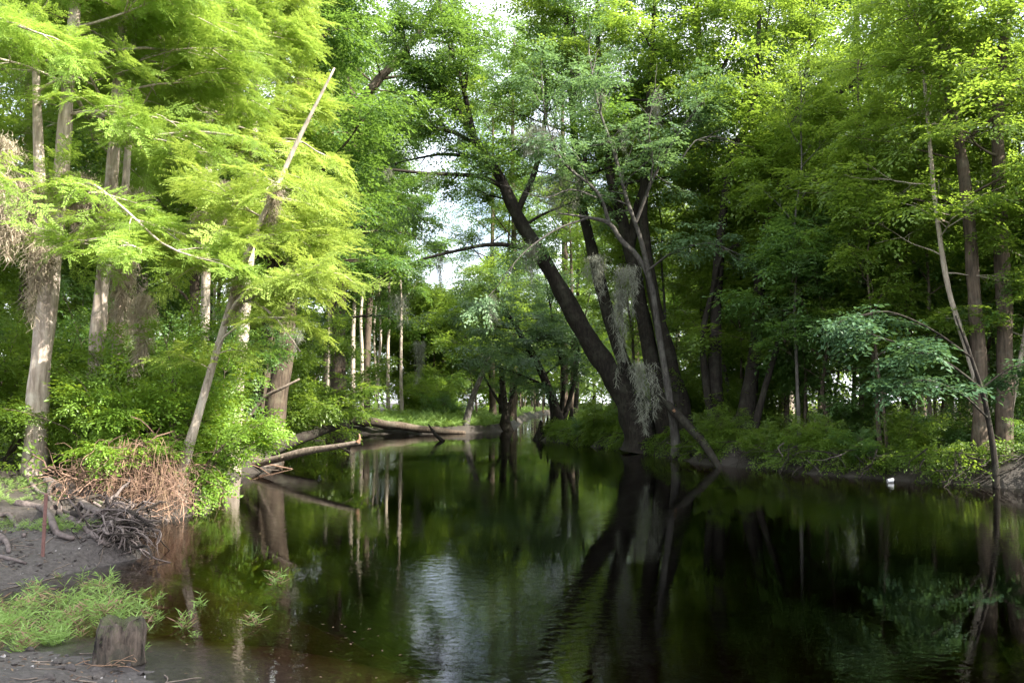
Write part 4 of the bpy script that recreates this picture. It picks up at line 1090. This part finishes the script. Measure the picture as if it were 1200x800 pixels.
# grass growing in the shallows
def tuft(rng, n=5, H=0.17):
    V, T = [], []
    for k in range(n):
        an, le = rng.uniform(0, 6.3), rng.uniform(0.15, 0.9)
        d = nrm(np.array([math.cos(an) * le, math.sin(an) * le, 1]))
        h = H * rng.uniform(0.5, 1.2)
        b = np.array([rng.normal(0, 0.03), rng.normal(0, 0.03), -0.03])
        s = nrm(np.cross(d, [0.3, 0.2, 1]))
        V.append(np.array([b - s * 0.002, b + s * 0.002, b + d * h + s * 0.0012, b + d * h - s * 0.0012])); T += [0.0] * 4
        for q in range(5):
            u = (q + 0.8) / 5
            a2 = rng.uniform(0, 6.3)
            dd = nrm(np.array([math.cos(a2), math.sin(a2), rng.uniform(0.1, 0.9)]))
            V.append(leafquad(b + d * h * u, dd, nrm(np.cross(dd, rng.normal(0, 1, 3)) + [0, 0, 0.6]), rng.uniform(0.07, 0.14), 0.011, 0.2)); T += [rng.uniform(-0.2, 0.25)] * 4
    return np.vstack(V), np.array(T)
TUFT = [tuft(rk) for _ in range(8)]
def scatter_tufts(name, pts, size, mat, label, protos=TUFT):
    acc = Acc(); rs = np.random.default_rng(len(pts))
    for p_, sz in zip(pts, size):
        V, T = protos[rs.integers(0, len(protos))]
        an = rs.uniform(0, 6.3); c, s_ = math.cos(an), math.sin(an)
        W = np.stack([V[:, 0] * c - V[:, 1] * s_, V[:, 0] * s_ + V[:, 1] * c, V[:, 2] * rs.uniform(0.8, 1.2)], 1) * sz + p_
        acc.add(W, np.arange(len(V)).reshape(-1, 4), np.clip(rs.normal(0.5, 0.18) + T, 0, 1))
    o = acc.build(name, mat)
    return tag(o, label, None, None, 'stuff')
pts, sz = [], []
while len(pts) < 170:
    a, b = rk.uniform(-30, 330), rk.uniform(672, 772)
    lim = 1.0 if a < 80 else max(0.05, 1 - (a - 80) / 120)
    band = math.exp(-((b - (735 - 0.10 * a)) / 32) ** 2)
    if rk.random() > lim * band: continue
    q = gp(a, b)
    if q[1] > 8.6 or vnoise(np.array([q[0] * 2.3]), np.array([q[1] * 2.3]), 8)[0] < 0.33: continue
    pts.append(q); sz.append(rk.uniform(0.4, 1.0))
scatter_tufts('grass', pts, sz, M['grass'], 'fresh green water grass growing in the shallows around the rotten stump')
scatter_tufts('dead_grass', pts[:150:4], [q * 0.95 for q in sz[:150:4]], M['deadmoss'], 'dry brown stems standing among the fresh water grass')
pts, sz = [], []
while len(pts) < 260:
    a, b = rk.uniform(-20, 125), rk.uniform(560, 625)
    q = gp(a, b)
    if vnoise(np.array([q[0] * 1.6]), np.array([q[1] * 1.6]), 4)[0] < 0.45: continue
    if q[2] < 0.1: continue
    pts.append(q); sz.append(rk.uniform(0.3, 0.6))
scatter_tufts('ground_cover', pts, sz, M['grass'], 'low green weeds between the bare roots on the mud')
pts, sz = [], []
while len(pts) < 4200:
    x, y = (rk.uniform(-14, 1), rk.uniform(45, 54)) if len(pts) < 2600 else (rk.uniform(-4, 14), rk.uniform(54, 135))
    d = sdist(np.array([[x, y]]))[0]
    if d < 0.5 or d > (20 if y < 54 else 7): continue
    pts.append((x, y, hz(x, y))); sz.append(rk.uniform(1.6, 3.4))
scatter_tufts('grass', pts, sz, M['grass'], 'bright grass covering the low far bank behind the fallen log')
# leafy undergrowth on the forest floor of both banks
cr = Crown()
n = 0
while n < 5200:
    x, y = rk.uniform(-24, 26), rk.uniform(12, 52)
    if abs(x) > 0.68 * y + 2: continue
    d = sdist(np.array([[x, y]]))[0]
    if d < 0.55 or d > 11: continue
    if vnoise(np.array([x * 0.6]), np.array([y * 0.6]), 31)[0] < 0.38: continue
    n += 1
    cr.put((x, y, hz(x, y) + rk.uniform(0.02, 0.5) * (1 - 0.5 * (d < 1.5))), (rk.normal(), rk.normal(), rk.uniform(0, 0.8)), rk.uniform(0.35, 0.7))
n = 0
while n < 2800:
    x, y = rk.uniform(1, 14), rk.uniform(13, 48)
    d = sdist(np.array([[x, y]]))[0]
    if d < 0.08 or d > 1.0 or vnoise(np.array([x * 1.1]), np.array([y * 1.1]), 33)[0] < 0.3: continue
    n += 1
    cr.put((x, y, hz(x, y) + rk.uniform(0.02, 0.45)), (-0.6 + rk.normal(0, 0.6), -0.6 + rk.normal(0, 0.6), rk.uniform(-0.5, 0.3)), rk.uniform(0.3, 0.6))
o = cr.build('undergrowth', M['leaf_a'], None, rk, BROAD, 0.5)
tag(o, 'low leafy undergrowth covering the forest floor on the banks', None, None, 'stuff')

# fallen leaves on the banks
V, T = [], []
for k in range(9000):
    if k < 3500: x, y = rk.uniform(-7, -1.8), rk.uniform(4.6, 11.5)
    else: x, y = rk.uniform(-10, 13), rk.uniform(11.5, 46)
    d = sdist(np.array([[x, y]]))[0]
    if d < 0.15 or d > 5: continue
    a_ = rk.uniform(0, 6.3); sz_ = 1.0 if y < 12 else 2.2
    V.append(leafquad(np.array([x, y, hz(x, y) + 0.008]), np.array([math.cos(a_), math.sin(a_), rk.normal(0, 0.25)]), nrm(np.array([rk.normal(0, 0.4), rk.normal(0, 0.4), 1])), rk.uniform(0.02, 0.055) * sz_, rk.uniform(0.008, 0.02) * sz_))
    T += [rk.random()] * 4
acc = Acc(); acc.add(np.vstack(V), np.arange(len(V) * 4).reshape(-1, 4), np.array(T))
M['litter'] = leaf_mat('dead_leaf', (0.05, 0.035, 0.025), (0.22, 0.15, 0.10), (0.2, 0.1, 0.05), 0.1, 0.8, 0.15)
tag(acc.build('leaf_litter', M['litter']), 'brown fallen leaves scattered over the muddy banks', None, None, 'stuff')

V, T = [], []
while len(V) < 260:
    x, y = rk.uniform(-6, 6) - 1.5 * (rk.random() < 0.6), 4.5 + 16 * rk.random() ** 1.6
    d = sdist(np.array([[x, y]]))[0]
    if d > -0.05 or d < -1.6 or vnoise(np.array([x * 0.7]), np.array([y * 0.45]), 71)[0] < (0.5 if d < -1.2 else 0.3): continue
    a_ = rk.uniform(0, 6.3)
    V.append(leafquad(np.array([x, y, 0.004]), np.array([math.cos(a_), math.sin(a_), 0]), np.array([rk.normal(0, 0.05), rk.normal(0, 0.05), 1]), rk.uniform(0.015, 0.05), rk.uniform(0.006, 0.018), 0.03)); T += [rk.random()] * 4
acc = Acc(); acc.add(np.vstack(V), np.arange(len(V) * 4).reshape(-1, 4), np.array(T))
tag(acc.build('floating_leaves', M['litter']), 'small fallen leaves and specks floating on the dark water', None, None, 'stuff')

# shell and stone chips on the near mud
def lumps(n, rlo, rhi, dmax, zones):
    acc = Acc(); got = 0
    while got < n:
        zx = zones[rk.integers(0, len(zones))]
        x, y = rk.uniform(zx[0], zx[1]), rk.uniform(zx[2], zx[3])
        d = sdist(np.array([[x, y]]))[0]
        if d < 0.0 or d > dmax: continue
        got += 1
        r = rlo + (rhi - rlo) * rk.random() ** 3
        a_ = rk.uniform(0, 6.3); dv = np.array([math.cos(a_), math.sin(a_), rk.normal(0, 0.2)]) * r
        c = np.array([x, y, hz(x, y) + r * 0.25])
        acc.tube(np.array([c - dv * 1.1, c - dv * 0.6, c + dv * rk.uniform(0, 0.4), c + dv * 1.1]), np.array([0.35, 0.85, rk.uniform(0.7, 1), 0.3]) * r * 0.8, 6, rk, 0.5)
    return acc
near_mud = [(-6.5, -2.0, 4.7, 6.3), (-6.8, -4.4, 7.0, 9.6)]
acc = lumps(260, 0.004, 0.016, 2.4, near_mud)
M['chip'] = bark_mat('pale_chips', (0.12, 0.11, 0.11), (0.45, 0.43, 0.42), (0.5, 0.48, 0.46), 0.5, 2, 1.0)
tag(acc.build('gravel', M['chip']), 'pale stone and shell chips scattered on the grey mud', None, None, 'stuff')

tag(lumps(620, 0.012, 0.042, 2.6, near_mud).build('mud', M['ground'], smooth=True), 'dark clods of wet mud lying on the near bank', None, None, 'stuff')
acc = Acc()
for k in range(150):
    zx = near_mud[k % 2]; x, y = rk.uniform(zx[0], zx[1]), rk.uniform(zx[2], zx[3])
    if sdist(np.array([[x, y]]))[0] < -0.1: continue
    a_ = rk.uniform(0, 6.3)
    pts = wander(rk, (x, y, 0), (math.cos(a_), math.sin(a_), 0), rk.uniform(0.06, 0.35), 5, 0, 0.25, 0)
    pts[:, 2] = np.maximum(height(pts[:, 0], pts[:, 1]), 0) + 0.006
    acc.tube(pts, np.linspace(0.005, 0.002, 6) * rk.uniform(0.6, 1.4), 4)
tag(acc.build('debris', M['log'], smooth=True), 'small broken twigs littering the near mud', None, None, 'stuff')

# driftwood on the left bank
def log(name, pts, rad, mat, label, cat='log', stubs=(), torn=None):
    pts = np.asarray(pts)
    t = thing(name, pts[0], label, cat)
    acc = Acc(); acc.tube(pts - pts[0], rad, 10, rk, 0.16, step=0.15); acc.build('stem', M[mat], t, smooth=True)
    for sp_, r in stubs:
        sp_ = np.asarray(sp_) - pts[0]
        acc = Acc(); acc.tube(sp_, np.linspace(r, r * 0.4, len(sp_)), 6, rk, 0.15, step=0.12); acc.build('branch', M[mat], t, smooth=True)
    if torn is not None:
        sp_ = np.asarray(torn) - pts[0]
        acc = Acc(); acc.tube(sp_, np.linspace(0.05, 0.012, len(sp_)), 6, rk, 0.25); acc.build('torn_end', M['freshwood'], t)
    return t
log('driftwood_log', px([(262, 552), (300, 544), (350, 531), (395, 523), (421, 518)], [21.6, 21.0, 20.4, 19.9, 19.7]), [0.11, 0.10, 0.09, 0.075, 0.06], 'log',
    'long pale driftwood log lying out over the water with a torn reddish tip', stubs=[(px([(396, 522), (410, 529), (413, 531)], 19.8), 0.015), (px([(330, 536), (352, 526)], 20.5), 0.02)],
    torn=px([(419, 518), (422, 514), (421, 508)], 19.65))
log('driftwood_log', px([(248, 548), (290, 538), (330, 522), (365, 509), (398, 499)], [22.4, 23, 24.2, 25.5, 27]), [0.17, 0.18, 0.17, 0.15, 0.10], 'bark_dark',
    'thick dark log running under the stout brown cypress behind the pale one')
log('fallen_branch', px([(238, 530), (262, 515), (285, 497), (308, 467), (330, 455), (351, 444)], [21.8, 21.6, 21.4, 21.2, 21.0, 21.0]), [0.06, 0.055, 0.05, 0.045, 0.04, 0.025], 'log',
    'long bare branch slanting up from the driftwood past the stout brown cypress', 'branch', stubs=[(px([(255, 520), (268, 500), (272, 485)], 21.6), 0.02)])
log('fallen_branch', px([(303, 534), (314, 512), (322, 497), (327, 486)], 21.2), [0.03, 0.026, 0.022, 0.012], 'log',
    'short forked stick standing up between the pale and the dark driftwood logs', 'branch', stubs=[(px([(318, 505), (330, 500)], 21.2), 0.012)])
t = thing('stick_pile', at(255, 552, 21.2), 'brown jam of broken sticks washed up at the butt of the driftwood logs', 'sticks')
for k in range(60):
    p_ = at(rk.uniform(235, 300), rk.uniform(535, 566), rk.uniform(20.2, 22.5)); p_[2] = max(p_[2], 0.0) * rk.uniform(0.3, 1)
    pts = wander(rk, p_, (rk.normal(), rk.normal() * 0.5, rk.normal(0, 0.3)), rk.uniform(0.4, 1.3), 5, 0, 0.2, 0.1)
    r = rk.uniform(0.008, 0.025)
    acc = Acc(); acc.tube(at_root(pts, t), np.linspace(r, r * 0.5, len(pts)), 5, step=0.15); acc.build('stick', M['log'] if k % 3 else M['vine'], t)
log('fallen_log', px([(398, 491), (430, 494), (470, 499), (515, 505), (545, 507)], [45.2, 45.1, 45.0, 45.0, 45.2]), [0.28, 0.25, 0.22, 0.18, 0.10], 'bark_mid',
    'dark fallen trunk lying along the edge of the grassy far bank')
log('dead_stick', px([(520, 517), (512, 511), (506, 503), (502, 497)], [37.0, 37.2, 37.4, 37.6]), [0.09, 0.08, 0.06, 0.03], 'bark_dark',
    'bent dark dead stick poking out of the water before the far bank', 'stick')
log('broken_tree', px([(760, 440), (785, 476), (808, 500), (828, 524), (850, 560)], [26.5, 25.4, 24.4, 23.4, 21.6]), [0.090, 0.126, 0.132, 0.120, 0.072], 'bark_dark',
    'broken dark trunk slumped from the leaning trees down into the water', torn=px([(789, 480), (794, 486), (800, 490)], 25.0))
# dark knees at the point by the channel
for k, (a, b, top, r) in enumerate([(648, 508, 468, 0.22), (632, 513, 492, 0.2), (668, 506, 478, 0.25), (640, 512, 486, 0.14)]):
    p_ = at(a, b, 38.4); tp_ = at(a + 2, top, 38.4) - p_
    t = thing('cypress_knee', p_, ['tall pointed', 'low humped outermost', 'broad blunt', 'small pointed'][k] + ' dark cypress knee on the point by the narrow channel', 'cypress knee')
    acc = Acc(); acc.tube(np.array([-tp_ * 0.3, tp_ * 0.15, tp_ * 0.5, tp_ * 0.85, tp_]), [r * 1.5, r, r * 0.5, r * 0.3, r * 0.1], 10, rk, 0.25, 0.4, 5, 1.0, step=0.15)
    acc.build('wood', M['bark_dark'], t, smooth=True)

# root fringes hanging down the opposite cut bank
for (x0, y0, x1, y1, n, lab) in ((8.6, 18.9, 6.8, 21.3, 75, 'grey web of bare roots hanging down the dark cut bank below the sapling'), (10.9, 16.6, 8.9, 18.5, 70, 'grey web of bare roots at the foot of the mottled trees'),
                                 (6.6, 21.6, 4.9, 26.5, 70, 'dark roots hanging down the bank below the twin stemmed tree'), (4.6, 28.6, 2.4, 35, 40, 'dark roots and twigs along the bank beyond the great leaning tree')):
    t = thing('tree_root_web', ((x0 + x1) / 2, (y0 + y1) / 2, 0.3), lab, 'roots')
    for k in range(n):
        u = rk.random()
        x, y = x0 + (x1 - x0) * u + rk.uniform(0.0, 0.35), y0 + (y1 - y0) * u + rk.uniform(0.0, 0.3)
        z = rk.uniform(0.35, 0.75)
        pts = wander(rk, (x, y, z), (rk.normal(-0.5, 0.6), rk.normal(-0.5, 0.6), -0.4), rk.uniform(0.4, 1.2), 6, 0, 0.35, 0.15)
        pts[:, 2] = np.maximum(pts[:, 2], -0.1)
        r = rk.uniform(0.006, 0.02)
        acc = Acc(); acc.tube(at_root(pts, t), np.linspace(r, r * 0.4, len(pts)), 5, step=0.12); acc.build('root', M['rootdark'] if rk.random() < 0.85 else M['root'], t)

# a bit of white litter floating by the opposite bank
m, N, L = new_mat('white_foam_plastic')
out = N.new("ShaderNodeOutputMaterial"); p = N.new("ShaderNodeBsdfPrincipled"); p.inputs["Base Color"].default_value = (0.8, 0.8, 0.82, 1); p.inputs["Roughness"].default_value = 0.5
L.new(p.outputs[0], out.inputs[0]); M['white'] = m
b_ = at(1043, 565, 18.2); b_[2] = 0.02
t = thing('foam_cup', b_, 'small white cup floating on the dark water near the opposite bank', 'litter')
acc = Acc(); acc.tube(np.array([(-0.06, 0, 0.02), (-0.058, 0, 0.02), (0.06, 0.01, 0.03), (0.066, 0.011, 0.03)]), [0.035, 0.036, 0.048, 0.051], 16); acc.build('cup', M['white'], t, smooth=True)

# ------------------------------------------------------------------ Spanish moss
def moss_mesh(rng, L, W, n):
    """a hanging beard: many short curly threads gathered in a few ragged tails"""
    acc = Acc()
    nb = int(np.clip(2 + W * 5, 2, 8))
    bx, by, bl = np.clip(rng.normal(0, W * 0.3, nb), -W * 0.5, W * 0.5), rng.normal(0, W * 0.22, nb), rng.uniform(0.3, 0.9, nb)
    bl[0] = 1.0; bx[0] *= 0.3
    ph = rng.uniform(0, 6.3, (nb, 4))
    for k in range(n):
        b_ = rng.integers(0, nb)
        u = rng.random() ** 1.25
        wd = (0.035 + 0.085 * W) * (0.5 + 1.0 * math.sin(math.pi * min(1, 0.25 + u * 0.8))) * (1 - 0.55 * u)
        c = np.array([bx[b_] + 0.07 * L * math.sin(u * 4 + ph[b_, 0]) * u, by[b_] + 0.07 * L * math.sin(u * 4 + ph[b_, 1]) * u, -L * bl[b_] * u])
        p_ = c + rng.normal(0, 1, 3) * [wd, wd, 0.05]
        ln = rng.uniform(0.10, 0.30) * (0.6 + 0.4 * min(L, 2))
        pts = wander(rng, p_, (rng.normal(0, 0.55), rng.normal(0, 0.55), -1), ln, 5, 0, 0.55, 0.25)
        w = np.array([0.5, 1, 1, 0.8, 0.5, 0.2]) * 0.75 * rng.uniform(0.0035, 0.0085) * (0.7 + 0.35 * min(L, 2))
        an = rng.uniform(0, 3.14); s_ = np.array([math.cos(an), math.sin(an), 0])
        V = np.empty((12, 3)); V[0::2] = pts - w[:, None] * s_; V[1::2] = pts + w[:, None] * s_
        i = np.arange(5) * 2
        acc.add(V, np.stack([i, i + 1, i + 3, i + 2], 1), np.full(12, np.clip(rng.normal(0.5, 0.25), 0, 1)))
    return acc
MOSS = [(752, 425, 82, 22, 25.0, 'longest pale moss beard, dangling to the bank before the great leaning trunk'),
        (640, 150, 55, 55, 25.5, 'wide grey moss veil hanging high in the grey limbed tree'), (650, 205, 60, 50, 25.5, 'grey moss curtain hanging below the high wide veil'),
        (622, 285, 55, 22, 26.5, 'moss tuft trailing off the great leaning trunk'), (575, 345, 38, 9, 25.5, 'thin lone moss strand hanging over the middle of the river'),
        (700, 300, 50, 26, 25.2, 'moss clump on the bent grey limb before the dark trunks'), (737, 312, 60, 30, 25.0, 'thick moss clump on the trunk of the grey limbed tree'),
        (728, 340, 110, 16, 25.0, 'long narrow moss streamer beside the thick clump'), (768, 108, 45, 12, 25.0, 'moss tassel high in the vee forked tree'), (733, 150, 35, 14, 25.0, 'short moss tassel inside the high fork'),
        (700, 110, 35, 14, 25.0, 'small moss tassel among the pale bluish leaves'), (490, 400, 50, 15, 39.0, 'moss strip dangling before the far bank woods'),
        (515, 300, 36, 12, 27.0, 'moss bunch hung on the low arching limb'), (470, 345, 40, 18, 27.0, 'moss rags trailing from the end of the low arching limb'),
        (505, 203, 22, 10, 27.6, 'small moss wisp on the bare limb across the sky gap'), (455, 198, 16, 8, 27.2, 'tiny moss wisp near the tip of the bare limb'), (540, 155, 20, 10, 28.2, 'moss wisp on the upper bare limb'),
        (20, 212, 95, 75, 13.2, 'broad shaggy moss mass on the fork of the thick pale cypress'), (42, 285, 90, 26, 13.0, 'moss trailing down the trunk of the thick pale cypress'),
        (90, 205, 75, 60, 13.8, 'moss curtain strung between the thick pale cypress and its neighbour'), (112, 225, 60, 34, 13.9, 'moss apron beside the brown barked cypress'),
        (150, 222, 45, 26, 14.0, 'sunlit moss cap on the bleached slim cypress'), (143, 300, 110, 18, 15.0, 'long grey moss beard down the bleached slim cypress'),
        (165, 345, 95, 20, 14.2, 'faint grey moss streamers beside the bleached slim cypress'), (262, 215, 55, 22, 17.5, 'moss tuft between the upright pale cypresses'), (250, 235, 40, 14, 17.5, 'smaller moss tuft on the thin upright cypress'),
        (318, 215, 50, 16, 13.0, 'moss hanging from the slender leaning cypress near its bend'), (278, 330, 50, 10, 13.1, 'narrow moss strand on the lower slender leaning cypress'), (5, 165, 75, 40, 12.0, 'moss clump at the edge of the view in the low boughs'),
        (345, 385, 30, 10, 24.0, 'moss shred on the stout brown cypress'), (237, 250, 70, 12, 18.5, 'moss thread hanging in the shade behind the leaning cypress')]
for k, (a, b, ln, wd, yy, lab) in enumerate(MOSS):
    s_ = yy / FPX
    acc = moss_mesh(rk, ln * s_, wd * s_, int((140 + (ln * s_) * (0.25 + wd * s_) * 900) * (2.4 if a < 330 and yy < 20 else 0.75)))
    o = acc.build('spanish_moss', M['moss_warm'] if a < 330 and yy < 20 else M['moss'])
    o.location = at(a, b, yy)
    tag(o, lab, 'spanish moss', 'moss hanging from the trees')
